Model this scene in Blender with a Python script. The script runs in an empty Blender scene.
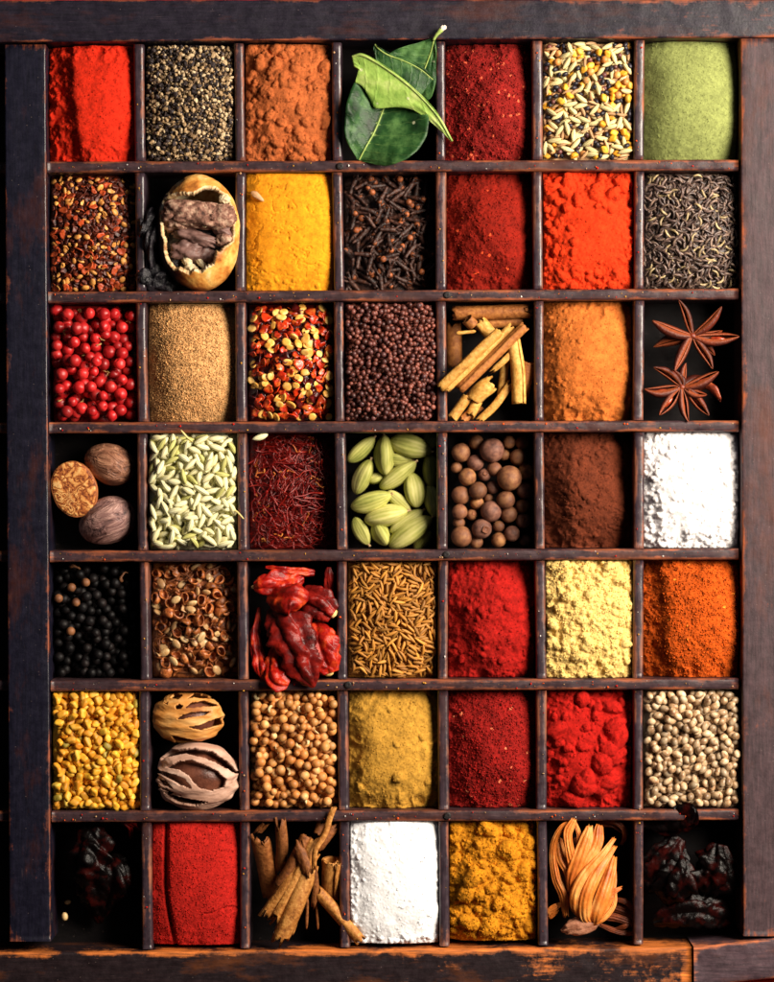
import bpy, math, random
import numpy as np
from mathutils import Matrix, Vector, Euler

# ------------------------------------------------------------------ basics
S = 0.0005                      # one working unit (u) is half a millimetre
rng = np.random.default_rng(11)
random.seed(11)
scene = bpy.context.scene
col = bpy.data.collections.new("spices"); scene.collection.children.link(col)

def X(px): return px - 387.0
def Y(py): return 491.0 - py

def lin(c):
    out = []
    for v in c:
        v = v / 255.0
        out.append(v / 12.92 if v <= 0.04045 else ((v + 0.055) / 1.055) ** 2.4)
    return tuple(out)

def tag(o, label=None, cat=None, group=None, kind=None):
    if label: o["label"] = label
    if cat: o["category"] = cat
    if group: o["group"] = group
    if kind: o["kind"] = kind
    return o

def data(name, V, F, mat=None, smooth=True, attr=None):
    V = np.asarray(V, dtype=float) * S
    me = bpy.data.meshes.new(name)
    me.from_pydata(V.tolist(), [], [tuple(int(i) for i in f) for f in F])
    if smooth: me.polygons.foreach_set("use_smooth", [True] * len(me.polygons))
    if attr is not None:
        a = me.attributes.new("wear", 'FLOAT', 'POINT'); a.data.foreach_set("value", np.ascontiguousarray(np.asarray(attr, dtype=np.float32).ravel()))
    if mat: me.materials.append(mat)
    me.update()
    return me

def obj(name, me, parent=None, loc=(0, 0, 0), rot=None):
    o = bpy.data.objects.new(name, me); col.objects.link(o)
    o.location = (loc[0] * S, loc[1] * S, loc[2] * S)
    if rot is not None: o.rotation_euler = rot
    if parent: o.parent = parent
    return o

def empty(name, loc=(0, 0, 0), rot=None):
    o = obj(name, None, None, loc, rot); o.empty_display_size = 0.005
    return o

# ------------------------------------------------------------------ noise on arrays
_tab = np.random.default_rng(5).random((256, 256))
def vnoise(x, y, seed=0):
    x = np.asarray(x, float) + seed * 17.31 + 1000.0; y = np.asarray(y, float) + seed * 9.77 + 1000.0
    xi = np.floor(x).astype(int); yi = np.floor(y).astype(int); fx = x - xi; fy = y - yi
    fx = fx * fx * (3 - 2 * fx); fy = fy * fy * (3 - 2 * fy)
    g = lambda a, b: _tab[a % 256, b % 256]
    return (g(xi, yi) * (1 - fx) + g(xi + 1, yi) * fx) * (1 - fy) + (g(xi, yi + 1) * (1 - fx) + g(xi + 1, yi + 1) * fx) * fy

def fbm(x, y, octs=4, seed=0, gain=0.5):
    t = 0; a = 1.0; n = 0; f = 1.0
    for i in range(octs):
        t = t + a * (vnoise(np.asarray(x) * f, np.asarray(y) * f, seed + i * 3) - 0.5); n += a * 0.5; a *= gain; f *= 2.03
    return t / n        # about -1..1

# ------------------------------------------------------------------ mesh builders
def gridfaces(n, m, closed=False, flip=False):
    F = []
    for i in range(n - 1):
        for j in range(m if closed else m - 1):
            k = (j + 1) % m
            q = (i * m + j, i * m + k, (i + 1) * m + k, (i + 1) * m + j)
            F.append(q[::-1] if flip else q)
    return F

class MB:
    def __init__(s): s.V = []; s.F = []; s.A = []; s.n = 0
    def add(s, V, F, A=None):
        V = np.asarray(V, float).reshape(-1, 3)
        s.V.append(V); s.F += [tuple(i + s.n for i in f) for f in F]
        s.A.append(np.zeros(len(V)) if A is None else np.asarray(A, float).ravel()); s.n += len(V)
    def mesh(s, name, mat, smooth=True):
        return data(name, np.concatenate(s.V), s.F, mat, smooth, np.concatenate(s.A))
    def build(s, name, mat, parent=None, loc=(0, 0, 0), rot=None, smooth=True):
        return obj(name, s.mesh(name, mat, smooth), parent, loc, rot)

def ball(nu, nv, f):
    """closed surface; f(th 0..pi from -x end to +x end, ph) -> x,y,z arrays"""
    th = np.linspace(0.0, math.pi, nv)[1:-1]; ph = np.linspace(0, 2 * math.pi, nu, endpoint=False)
    T, P = np.meshgrid(th, ph, indexing='ij')
    V = np.stack(f(T, P), -1).reshape(-1, 3)
    e = np.stack(f(np.array([0.0, math.pi]), np.array([0.0, 0.0])), -1)
    n = len(th)
    F = gridfaces(n, nu, True, True)
    a = len(V)
    for j in range(nu):
        k = (j + 1) % nu
        F.append((a, j, k)); F.append((a + 1, (n - 1) * nu + k, (n - 1) * nu + j))
    return np.concatenate([V, e]), F

def frames(P):
    P = np.asarray(P, float); n = len(P)
    T = np.gradient(P, axis=0); T /= np.linalg.norm(T, axis=1)[:, None] + 1e-9
    up = np.array([0, 0, 1.0])
    N = np.empty_like(P)
    v = up - T[0] * (up @ T[0])
    if np.linalg.norm(v) < 1e-3: v = np.array([1.0, 0, 0]) - T[0] * T[0][0]
    for i in range(n):
        v = v - T[i] * (v @ T[i]); v /= np.linalg.norm(v) + 1e-9; N[i] = v
    B = np.cross(T, N)
    return T, N, B

def spline(pts, n):
    """smooth resampled path (Catmull-Rom)"""
    p = np.asarray(pts, float)
    if len(p) == 2: return p[0] + (p[1] - p[0]) * np.linspace(0, 1, n)[:, None]
    p = np.vstack([2 * p[0] - p[1], p, 2 * p[-1] - p[-2]])
    k = len(p) - 3; out = []
    for t in np.linspace(0, k - 1e-6, n):
        i = int(t); u = t - i; a, b, c, d = p[i], p[i + 1], p[i + 2], p[i + 3]
        out.append(0.5 * (2 * b + (c - a) * u + (2 * a - 5 * b + 4 * c - d) * u * u + (3 * b - a - 3 * c + d) * u ** 3))
    return np.array(out)

def tube(P, R, k=8, squash=1.0, wob=0.0, seed=0, fold=0.0):
    P = np.asarray(P, float); n = len(P); R = np.broadcast_to(np.asarray(R, float), (n,))
    T, N, B = frames(P)
    ph = np.linspace(0, 2 * math.pi, k, endpoint=False)
    L = np.concatenate([[0], np.cumsum(np.linalg.norm(np.diff(P, axis=0), axis=1))])
    rr = np.repeat(R[:, None], k, 1)
    if wob:
        u = np.cos(ph)[None] * 1.3 + L[:, None] * 0.06; w = np.sin(ph)[None] * 1.3 + L[:, None] * 0.02
        rr = rr * (1 + wob * fbm(u * 1.2 + 3, w * 1.2 + L[:, None] * 0.05, 3, seed))
    if fold:
        tw = 2.0 * fbm(L / 40.0, L * 0 + 1.5, 2, seed + 7)
        rr = rr * (1 + fold * (np.abs(np.sin(2.5 * ph[None] + tw[:, None] + seed)) - 0.6))
        for a_, f_ in ((.55, 1.0), (.3, 2.3)):
            w_ = np.abs(fbm(np.cos(ph)[None] * 1.1 * f_ + L[:, None] * .035 * f_ + seed, np.sin(ph)[None] * 1.1 * f_ + L[:, None] * .05 * f_, 2, seed + 11)); rr = rr * (1 + fold * a_ * (w_ - .25) * 1.6)
    V = P[:, None] + B[:, None] * (rr * np.cos(ph)[None])[..., None] + N[:, None] * (rr * squash * np.sin(ph)[None])[..., None]
    V = V.reshape(-1, 3)
    F = gridfaces(n, k, True)
    F.append(tuple(range(k))[::-1]); F.append(tuple((n - 1) * k + j for j in range(k)))
    return V, F

def strip(P, Wd, curl=0.0, thick=1.0, m=9, twist=0.0, seed=0, rough=0.0, jag=(0, 0), ridge=0.0):
    """curved strip with thickness: path P, width Wd, arched across by angle curl (radians, + = edges down)"""
    P = np.asarray(P, float); n = len(P); Wd = np.broadcast_to(np.asarray(Wd, float), (n,))
    T, N, B = frames(P)
    tw = np.broadcast_to(np.asarray(twist, float), (n,)) if np.ndim(twist) else np.linspace(0, twist, n)
    c, s = np.cos(tw)[:, None], np.sin(tw)[:, None]
    N, B = N * c + B * s, B * c - N * s
    q = np.linspace(-1, 1, m)
    r_ = np.random.default_rng(seed + 91)
    if abs(curl) < 0.02: a, b = q, q * 0
    else:
        a = np.sin(q * curl) / curl; b = (np.cos(q * curl) - 1) / curl
    rad = Wd[:, None] / 2
    bump = rough * fbm(np.arange(n)[:, None] * 0.12 + seed, q[None] * 3.0 + seed, 3, seed) + ridge * np.abs(np.sin(q[None] * 5.5 + 1.2 * fbm(np.arange(n)[:, None] * .08 + seed, q[None] * 0 + .5, 2, seed))) * np.minimum(1, rad / 4)
    def layer(off):
        return P[:, None] + B[:, None] * (a[None] * rad)[..., None] + N[:, None] * (b[None] * rad + bump)[..., None] + \
            (N[:, None] * np.cos(q * curl)[None, :, None] + B[:, None] * np.sin(q * curl)[None, :, None]) * off
    top, bot = layer(thick / 2), layer(-thick / 2)
    if jag[0] or jag[1]:
        j0 = r_.normal(0, 1, m); j1 = r_.normal(0, 1, m)
        for Lr in (top, bot):
            Lr[0] -= T[0] * (j0 * jag[0])[:, None]; Lr[-1] += T[-1] * (j1 * jag[1])[:, None]
    V = np.concatenate([top.reshape(-1, 3), bot.reshape(-1, 3)]); o = n * m
    F = gridfaces(n, m, False) + [tuple(i + o for i in f) for f in gridfaces(n, m, False, True)]
    for i in range(n - 1):
        F.append((i * m, (i + 1) * m, o + (i + 1) * m, o + i * m)); F.append((i * m + m - 1, o + i * m + m - 1, o + (i + 1) * m + m - 1, (i + 1) * m + m - 1))
    for j in range(m - 1):
        F.append((j, o + j, o + j + 1, j + 1)); e = (n - 1) * m
        F.append((e + j, e + j + 1, o + e + j + 1, o + e + j))
    return V, F

def quill(P, R, turns=1.25, thick=1.6, k=26, seed=0, jag=2.0, spread=0.35, roll=0.0):
    """bark rolled into a scroll; a spiral cross-section with thickness"""
    P = np.asarray(P, float); n = len(P); R = np.broadcast_to(np.asarray(R, float), (n,))
    T, N, B = frames(P)
    r_ = np.random.default_rng(seed + 5)
    ph = np.linspace(0, 2 * math.pi * turns, k)
    rr = 1.0 - spread * ph / ph[-1]
    tw = roll + 0.3 * fbm(np.linspace(0, 2, n), np.zeros(n) + seed, 2, seed)
    sh = 1 + 0.07 * fbm(np.linspace(0, 4, n)[:, None] + seed, ph[None] * 0.9, 3, seed)
    def layer(d):
        a = (rr[None] * R[:, None] + d) * sh
        A = ph[None] + tw[:, None]
        return P[:, None] + B[:, None] * (a * np.cos(A))[..., None] + N[:, None] * (a * np.sin(A))[..., None]
    o_, i_ = layer(thick / 2), layer(-thick / 2)
    j0, j1 = np.abs(r_.normal(0, jag, k)), np.abs(r_.normal(0, jag, k))
    for Lr in (o_, i_):
        Lr[0] += T[0] * j0[:, None]; Lr[-1] -= T[-1] * j1[:, None]
    V = np.concatenate([o_.reshape(-1, 3), i_.reshape(-1, 3)]); o = n * k
    F = gridfaces(n, k, False) + [tuple(i + o for i in f) for f in gridfaces(n, k, False, True)]
    for i in range(n - 1):
        F.append((i * k, (i + 1) * k, o + (i + 1) * k, o + i * k)); F.append((i * k + k - 1, o + i * k + k - 1, o + (i + 1) * k + k - 1, (i + 1) * k + k - 1))
    e = (n - 1) * k
    for j in range(k - 1):
        F.append((j, o + j, o + j + 1, j + 1)); F.append((e + j, e + j + 1, o + e + j + 1, o + e + j))
    return V, F

def inpoly(x, y, poly):
    poly = np.asarray(poly, float); ins = np.zeros(np.shape(x), bool); j = len(poly) - 1
    for i in range(len(poly)):
        xi, yi = poly[i]; xj, yj = poly[j]
        c = ((yi > y) != (yj > y)) & (x < (xj - xi) * (y - yi) / (yj - yi + 1e-12) + xi)
        ins ^= c; j = i
    return ins

# ------------------------------------------------------------------ materials
class NT:
    def __init__(s, name):
        s.m = bpy.data.materials.new(name); s.m.use_nodes = True; s.t = s.m.node_tree
        s.b = s.t.nodes["Principled BSDF"]; s.x = 0
        tc = s.n('ShaderNodeTexCoord'); oi = s.n('ShaderNodeObjectInfo')
        sc = s.n('ShaderNodeVectorMath', operation='SCALE'); sc.inputs['Scale'].default_value = 1 / S
        s.l(tc.outputs['Object'], sc.inputs[0])
        of = s.n('ShaderNodeMath', operation='MULTIPLY'); s.l(oi.outputs['Random'], of.inputs[0]); of.inputs[1].default_value = 977.0
        ad = s.n('ShaderNodeVectorMath', operation='ADD'); s.l(sc.outputs[0], ad.inputs[0]); s.l(of.outputs[0], ad.inputs[1])
        s.P = ad.outputs[0]; s.R = oi.outputs['Random']
    def n(s, typ, **k):
        nd = s.t.nodes.new(typ)
        for a, v in k.items(): setattr(nd, a, v)
        return nd
    def l(s, a, b): s.t.links.new(a, b)
    def stretch(s, v):
        nd = s.n('ShaderNodeVectorMath', operation='MULTIPLY'); s.l(s.P, nd.inputs[0]); nd.inputs[1].default_value = v
        return nd.outputs[0]
    def noise(s, scale, detail=3, rough=0.55, vec=None, dist=0):
        nd = s.n('ShaderNodeTexNoise'); nd.inputs['Scale'].default_value = scale; nd.inputs['Detail'].default_value = detail
        nd.inputs['Roughness'].default_value = rough; nd.inputs['Distortion'].default_value = dist
        s.l(vec or s.P, nd.inputs['Vector']); return nd.outputs['Fac']
    def voro(s, scale, vec=None, feature='F1', out='Distance'):
        nd = s.n('ShaderNodeTexVoronoi', feature=feature); nd.inputs['Scale'].default_value = scale; s.l(vec or s.P, nd.inputs['Vector'])
        return nd.outputs[out]
    def ramp(s, fac, stops, interp='LINEAR'):
        nd = s.n('ShaderNodeValToRGB'); nd.color_ramp.interpolation = interp; e = nd.color_ramp.elements
        while len(e) < len(stops): e.new(0.5)
        for q, (p, c) in zip(e, stops):
            q.position = p; q.color = (*c, 1) if len(c) == 3 else c
        s.l(fac, nd.inputs[0]); return nd.outputs[0]
    def mix(s, fac, a, b, mode='MIX'):
        nd = s.n('ShaderNodeMix', data_type='RGBA', blend_type=mode)
        for sock, v in ((nd.inputs[0], fac), (nd.inputs[6], a), (nd.inputs[7], b)):
            if hasattr(v, 'is_linked'): s.l(v, sock)
            else: sock.default_value = v if np.isscalar(v) else (*v, 1)
        return nd.outputs[2]
    def math(s, op, a, b=None, clamp=False):
        nd = s.n('ShaderNodeMath', operation=op); nd.use_clamp = clamp
        for sock, v in zip(nd.inputs, (a, b)):
            if v is None: continue
            if hasattr(v, 'is_linked'): s.l(v, sock)
            else: sock.default_value = v
        return nd.outputs[0]
    def maprange(s, v, a, b, c, d):
        nd = s.n('ShaderNodeMapRange'); s.l(v, nd.inputs[0])
        for i, q in enumerate((a, b, c, d)): nd.inputs[i + 1].default_value = q
        return nd.outputs[0]
    def attr(s, name):
        nd = s.n('ShaderNodeAttribute', attribute_name=name); return nd.outputs['Fac']
    def bump(s, h, strength, dist):
        nd = s.n('ShaderNodeBump'); nd.inputs['Strength'].default_value = strength; nd.inputs['Distance'].default_value = dist * S
        s.l(h, nd.inputs['Height']); s.l(nd.outputs[0], s.b.inputs['Normal'])
    def done(s, colr, rough=0.6, spec=0.4, coat=0, sss=0, trans=0):
        if hasattr(colr, 'is_linked'): s.l(colr, s.b.inputs['Base Color'])
        else: s.b.inputs['Base Color'].default_value = (*colr, 1)
        if hasattr(rough, 'is_linked'): s.l(rough, s.b.inputs['Roughness'])
        else: s.b.inputs['Roughness'].default_value = rough
        s.b.inputs['Specular IOR Level'].default_value = spec
        s.b.inputs['Coat Weight'].default_value = coat; s.b.inputs['Coat Roughness'].default_value = 0.25
        if sss:
            s.b.inputs['Subsurface Weight'].default_value = sss; s.b.inputs['Subsurface Radius'].default_value = (0.001, 0.001, 0.001)
            s.b.inputs['Subsurface Scale'].default_value = 1.0
        return s.m

def organic(name, cols, scale=0.15, rough=0.55, spec=0.4, rand=0.25, bump=0.3, bscale=0.5, bdist=1.0, stretch=None, detail=4, coat=0, hue=None, sss=0):
    """mottled surface: noise ramp through cols (sRGB), each object a little lighter, darker or shifted towards hue"""
    t = NT(name); v = t.stretch(stretch) if stretch else t.P
    k = len(cols); st = [(0.3 + 0.4 * i / max(1, k - 1), lin(c)) for i, c in enumerate(cols)]
    c = t.ramp(t.noise(scale, detail, 0.6, v), st)
    if hue is not None:
        r2 = t.math('FRACT', t.math('MULTIPLY', t.R, 37.7)); c = t.mix(t.math('MULTIPLY', r2, 0.75), c, lin(hue))
    br = t.maprange(t.R, 0, 1, 1 - rand, 1 + rand)
    c = t.mix(1.0, c, t.n('ShaderNodeCombineColor').outputs[0], 'MULTIPLY')
    cc = c.node.inputs[7].links[0].from_node
    for i in range(3): t.l(br, cc.inputs[i])
    if bump: t.bump(t.noise(bscale, 4, 0.6, v), bump, bdist)
    return t.done(c, rough, spec, coat, sss)

def powder(name, base, sss=0, dark=0.55, light=1.35, grain=0.55, patch=0.05, rough=0.92, lightcol=None, darkcol=None, bstr=0.35, speck=None, pamt=0.22):
    """dry powder: base colour, darker and lighter grains, slow patches; specks = (colour, share)"""
    t = NT(name); b = np.minimum(np.array(lin(base)) * np.array([0.88, 0.86, 0.92]) * (0.8 if base[0] > 2.2 * base[1] else 1.0), 0.86)
    d = np.array(lin(darkcol)) if darkcol else b * dark
    l_ = np.array(lin(lightcol)) if lightcol else np.minimum(b * light, 0.9)
    c = t.ramp(t.noise(grain, 2, 0.6), [(0.25, tuple(d)), (0.46, tuple(b)), (0.6, tuple(b)), (0.8, tuple(l_))])
    c = t.mix(1.0, c, t.ramp(t.noise(patch, 3), [(0.3, (1 - pamt,) * 3), (0.7, (1 + pamt * .5,) * 3)]), 'MULTIPLY')
    c = t.mix(1.0, c, t.ramp(t.noise(grain * .33, 3, .7), [(0.3, (.72,) * 3), (0.5, (1, 1, 1)), (0.7, (1.22,) * 3)]), 'MULTIPLY')
    c = t.mix(1.0, c, t.ramp(t.attr('wear'), [(0.0, ((dark + .5) / 1.5,) * 3), (0.5, (1, 1, 1)), (1.0, (light * 1.1,) * 3)]), 'MULTIPLY')
    if speck:
        f = t.ramp(t.voro(grain * 0.8, feature='F1', out='Color'), [(0.0, (0, 0, 0)), (1 - speck[1], (0, 0, 0)), (min(1, 1.001 - speck[1]), (1, 1, 1))], 'CONSTANT')
        c = t.mix(f, c, lin(speck[0]))
    t.bump(t.noise(grain * 1.2, 3, 0.7), bstr, 1.2)
    return t.done(c, rough, 0.15, 0, sss)

def wood(name, paint, bare, amount=0.30, bias=0.0, rough=0.42, sheen=0.4, length_axis=0):
    t = NT(name)
    st = [0.35, 0.35, 0.35]; st[length_axis] = 0.03
    g = t.noise(1.0, 5, 0.65, t.stretch(tuple(st)))
    big = t.noise(0.022, 4, 0.6); mid = t.noise(0.11, 5, 0.7)
    pc = t.mix(t.ramp(mid, [(0.35, (0, 0, 0)), (0.75, (1, 1, 1))]), lin(paint), tuple(np.array(lin(paint)) * 1.9))
    bc = t.ramp(g, [(0.3, tuple(np.array(lin(bare)) * 0.35)), (0.55, lin(bare)), (0.75, tuple(np.minimum(1, np.array(lin(bare)) * 1.7)))])
    w = t.attr('wear')
    s1 = t.math('ADD', t.math('MULTIPLY', w, amount), t.math('MULTIPLY', big, 0.55))
    s1 = t.math('ADD', s1, t.math('MULTIPLY', mid, 0.42)); s1 = t.math('ADD', s1, t.math('MULTIPLY', g, 0.30))
    m = t.maprange(s1, 0.80 - bias, 0.98 - bias, 0, 1)
    c = t.mix(m, pc, bc)
    c = t.mix(1.0, c, t.ramp(t.noise(1.6, 3, .7, t.stretch(tuple(v * .8 for v in st))), [(.3, (.6,) * 3), (.5, (1, 1, 1)), (.72, (1.5, 1.42, 1.35))]), 'MULTIPLY')
    c = t.mix(t.maprange(t.noise(.035, 5, .7, t.stretch(tuple(max(v, .12) * 2 for v in st))), .52, .72, 0, .5), c, tuple(np.array(lin(bare)) * .45))
    # fine scratches and dust
    sc = t.ramp(t.noise(0.7, 2, 0.5, t.stretch((0.05, 1, 1) if length_axis == 0 else (1, 0.05, 1))), [(0.70, (0, 0, 0)), (0.78, (1, 1, 1))])
    c = t.mix(t.math('MULTIPLY', sc, 0.25), c, lin((120, 100, 100)))
    ds = t.ramp(t.voro(0.11), [(0.02, (1, 1, 1)), (0.07, (0, 0, 0))]); c = t.mix(t.math('MULTIPLY', ds, 0.35), c, lin((150, 130, 125)))
    t.bump(t.math('ADD', t.math('MULTIPLY', g, 0.45), mid), 0.35, 1.0)
    r = t.maprange(t.math('ADD', mid, m), 0.3, 1.4, rough - 0.08, rough + 0.25)
    return t.done(c, r, sheen)
KEY, FILL, AMB = 26.0, 0.55, 0.010
# ------------------------------------------------------------------ layout of the tray (in the photograph's pixels, laid on the plane of the divider tops)
DT = [46, 139.2, 239.3, 336.6, 440.4, 537.3, 639.2, 739.8]     # upright lines, first row
DB = [51.3, 146, 244.6, 344.7, 444.2, 542.6, 638.6, 742.4]     # ... last row
RL = [43.6, 167, 297.3, 427.8, 556.6, 686, 817, 950]           # level lines at the left
RR = [38, 165, 294, 426, 554, 684, 815, 943]                   # ... at the right
DW, RW, DEPTH = 5.2, 5.8, 56.0
def vx(i, y):
    t = (y - 100) / 780.0
    return DT[i] * (1 - t) + DB[i] * t
def hy(j, x):
    t = (x - 46) / 694.0
    return RL[j] * (1 - t) + RR[j] * t
def cell_px(r, c):
    ym = (RL[r] + RL[r + 1]) / 2; xl = vx(c, ym); xr = vx(c + 1, ym); xm = (xl + xr) / 2
    x0 = xl + (0.5 if c == 0 else DW); x1 = xr - (0.5 if c == 6 else DW)
    y0 = hy(r, xm) + (0.6 if r == 0 else RW); y1 = hy(r + 1, xm) - (2 if r == 6 else RW)
    return x0, x1, y0, y1
def cell(r, c):
    x0, x1, y0, y1 = cell_px(r, c)
    return X(x0), X(x1), Y(y1), Y(y0)

# ------------------------------------------------------------------ the tray
NAVY, BARE = (16, 15, 28), (124, 60, 30)
W_rail_h = wood("old_navy_paint_over_wood", NAVY, BARE, 0.28, 0.0, 0.40, 0.45, 0)
W_rail_v = wood("old_navy_paint_upright", NAVY, BARE, 0.27, -0.01, 0.38, 0.45, 1)
W_div = wood("worn_divider_paint", (46, 35, 42), (130, 72, 46), 0.25, 0.02, 0.36, 0.6, 1)
W_cross = wood("worn_cross_rail_wood", (48, 33, 37), (138, 72, 40), 0.26, 0.05, 0.42, 0.45, 0)
W_grey = wood("grey_purple_sheen_paint", (53, 39, 43), (138, 70, 38), 0.30, 0.03, 0.55, 0.3, 1)  # right rail: sheen of the light painted in as a greyer base colour
W_grey_h = wood("grey_purple_block_paint", (58, 44, 50), (160, 90, 56), 0.36, 0.02, 0.5, 0.35, 0)
W_bottom = wood("scuffed_bottom_rail_paint", (28, 19, 22), (196, 108, 42), 0.40, 0.03, 0.42, 0.4, 0)
W_top = wood("scuffed_top_rail_paint", (22, 18, 29), (128, 64, 36), 0.30, -0.02, 0.42, 0.4, 0)
W_floor = wood("dark_tray_floor", (9, 6, 7), (26, 15, 11), 0.3, 0.0, 0.7, 0.15, 0)

def plank(corners, ztop, zbot, mat, name, parent, rad=2.0, seed=0, step=6.0, wob=0.6, wear=None):
    """board between two long sides: corners = (A0,A1) one edge and (B0,B1) the other, each px points; worn, rounded edges"""
    (a0, a1), (b0, b1) = [[np.array([X(p[0]), Y(p[1])]) for p in e] for e in corners]
    Ln = np.linalg.norm(a1 - a0); n = max(4, int(Ln / step)); wd = np.linalg.norm(b0 - a0)
    # cross profile: side, rounded edge, top, rounded edge, side
    prof = [(0, zbot, 0)]; k = 4
    for i in range(k + 1):
        a = math.pi / 2 * i / k; prof.append((rad * (1 - math.cos(a)), ztop - rad + rad * math.sin(a), math.sin(2 * a) * 0.5 + 0.6))
    mids = max(2, int(wd / 6))
    for i in range(1, mids):
        f = i / mids; prof.append((rad + (wd - 2 * rad) * f, ztop, max(0.0, 0.55 - min(f, 1 - f) * wd / 9)))
    for i in range(k + 1):
        a = math.pi / 2 * (1 - i / k); prof.append((wd - rad * (1 - math.cos(a)), ztop - rad + rad * math.sin(a), math.sin(2 * a) * 0.5 + 0.6))
    prof.append((wd, zbot, 0))
    pr = np.array(prof); m = len(pr)
    u = np.linspace(0, 1, n)[:, None]
    A = a0 + (a1 - a0) * u; Bb = b0 + (b1 - b0) * u
    f = pr[:, 0] / wd
    XY = A[:, None] * (1 - f[None, :, None]) + Bb[:, None] * f[None, :, None]
    Z = np.repeat(pr[None, :, 1], n, 0)
    edge = (np.abs(f - 0.5) * 2) ** 2
    d = wob * fbm(u * Ln / 9.0 + seed, f[None] * wd / 10 + seed * 2.3, 4, seed)
    Z = Z + np.where(pr[None, :, 1] > zbot + 1, d - 0.5 * wob * edge[None] * np.abs(fbm(u * Ln / 5.0 + seed, f[None] * 3, 3, seed + 2)), 0)
    side = (b0 - a0) / wd
    e2 = wob * 0.8 * fbm(u * Ln / 11.0 + 5 + seed, np.sign(f - 0.5)[None] * 4.0, 3, seed + 4)
    XY = XY - side[None, None] * np.where(pr[None, :, 1] > zbot + 1, np.abs(e2) * np.sign(f - 0.5)[None] * edge[None], 0)[..., None]
    V = np.concatenate([XY, Z[..., None]], -1)
    ctr = V.reshape(-1, 3).mean(0); ctr[2] = 0
    A_ = np.repeat(pr[None, :, 2], n, 0).copy()
    A_[0, 1:-1] = 0.9; A_[-1, 1:-1] = 0.9; A_[1, 1:-1] = np.maximum(A_[1, 1:-1], .5); A_[-2, 1:-1] = np.maximum(A_[-2, 1:-1], .5)
    A_ = A_ * np.clip(.75 + 1.1 * fbm(u * Ln / 34.0 + seed * 1.7, np.sign(f - .5)[None] * 3.0 + seed, 4, seed + 8), .05, 1.6)
    if wear:
        xs = A[:, :1] + 387.0; A_ = A_ + wear[2] * np.clip((xs - wear[0]) / (wear[1] - wear[0]), 0, 1) * (1 if len(wear) < 4 else np.clip((wear[3] - xs) / 30, 0, 1))
    F = gridfaces(n, m, False); F.append(tuple(range(m))); F.append(tuple((n - 1) * m + j for j in range(m))[::-1])
    # orientation
    V = V.reshape(-1, 3) - ctr
    nrm = np.cross(V[F[m // 2][1]] - V[F[m // 2][0]], V[F[m // 2][2]] - V[F[m // 2][0]])
    if nrm[2] < 0: F = [q[::-1] for q in F]
    return obj(name, data(name, V, F, mat, True, A_), parent, tuple(ctr))

tray = tag(empty("wooden_tray", (0, 0, -DEPTH)), "old dark painted wooden type tray with small square-cornered compartments full of spices", "tray")
def tparent(o):
    o.parent = tray; o.location = (o.location[0], o.location[1], o.location[2] + DEPTH * S); return o
_plank = plank
def plank(*a, **k): return tparent(_plank(*a, **k))

plank((((-150, 0.6), (800, -0.6)), ((-150, 43.8), (800, 38.0))), 4, -DEPTH, W_top, "top_rail", None, 2.2, 1, wear=(430, 800, 0.62))
plank(((( 4.5, 45.2), (9.5, 941)), ((46, 45.0), (51.3, 941))), 3, -DEPTH, W_rail_v, "side_rail", None, 1.8, 2)
plank((((739.8, 39.2), (742.6, 935.5)), ((800, 39.0), (800, 935.5))), 4, -DEPTH, W_grey, "side_rail", None, 2.2, 3)
plank((((-150, 45.4), (-147, 950)), ((-106, 45.2), (-103, 950))), 3, -DEPTH, W_rail_v, "side_rail", None, 1.8, 4)
plank((((-150, 952.8), (691.5, 946.2)), ((-150, 998), (691.5, 994))), 2.5, -DEPTH, W_bottom, "bottom_rail", None, 3.6, 5, wob=0.9, wear=(330, 600, 0.3))
plank((((693.0, 945.5), (800, 934.5)), ((693.5, 986.0), (800, 975.5))), 6, -DEPTH, W_grey_h, "corner_block", None, 3.0, 6, wob=1.2, step=4)
plank((((693.5, 987.0), (800, 984.5)), ((693.5, 994), (800, 994))), -34, -DEPTH, W_bottom, "bottom_lip", None, 2.0, 16)
for j in range(1, 7):
    k = 0.25 * math.sin(j * 7.1)
    plank((((vx(0, RL[j]) + 0.8, RL[j] - RW), (738.6, RR[j] - RW)), ((vx(0, RL[j]) + 0.8, RL[j] + RW), (738.6, RR[j] + RW))), k, -DEPTH, W_cross if j < 6 else W_cross, "cross_rail", None, 2.8, 20 + j, step=5, wob=0.8)
    plank((((-105, RL[j] - RW), (3.6 + j * .7, RL[j] - RW)), ((-105, RL[j] + RW), (3.6 + j * .7, RL[j] + RW))), -6, -DEPTH, W_cross, "cross_rail", None, 3.4, 30 + j)
for r in range(7):
    for c in range(1, 7):
        ya, yb = hy(r, DT[c]) + (RW + 0.3 if r else 1.0), hy(r + 1, DT[c]) - (RW + 0.3 if r < 6 else -0.5)
        j1, j2 = rng.uniform(-0.6, 0.6, 2); w = DW + rng.uniform(-0.4, 0.4)
        xa, xb = vx(c, ya) + j1, vx(c, yb) + j2
        plank((((xa - w, ya), (xb - w, yb)), ((xa + w, ya), (xb + w, yb))), -1.6 + rng.uniform(-0.6, 0.4), -DEPTH, W_div, "divider", None, 3.2, 50 + r * 7 + c, step=5, wob=0.7)
fl = MB(); fl.add([(-540, -505, -2), (415, -505, -2), (415, 498, -2), (-540, 498, -2), (-540, -505, 0), (415, -505, 0), (415, 498, 0), (-540, 498, 0)],
    [(0, 3, 2, 1), (4, 5, 6, 7), (0, 1, 5, 4), (1, 2, 6, 5), (2, 3, 7, 6), (3, 0, 4, 7)], [0.3] * 8)
fl.build("base_board", W_floor, tray, (0, 0, 0), smooth=False)
M_nail_hole = organic("dark_nail_hole", [(16, 13, 14), (34, 26, 26)], 0.6, 0.5, 0.4, 0)
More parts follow.
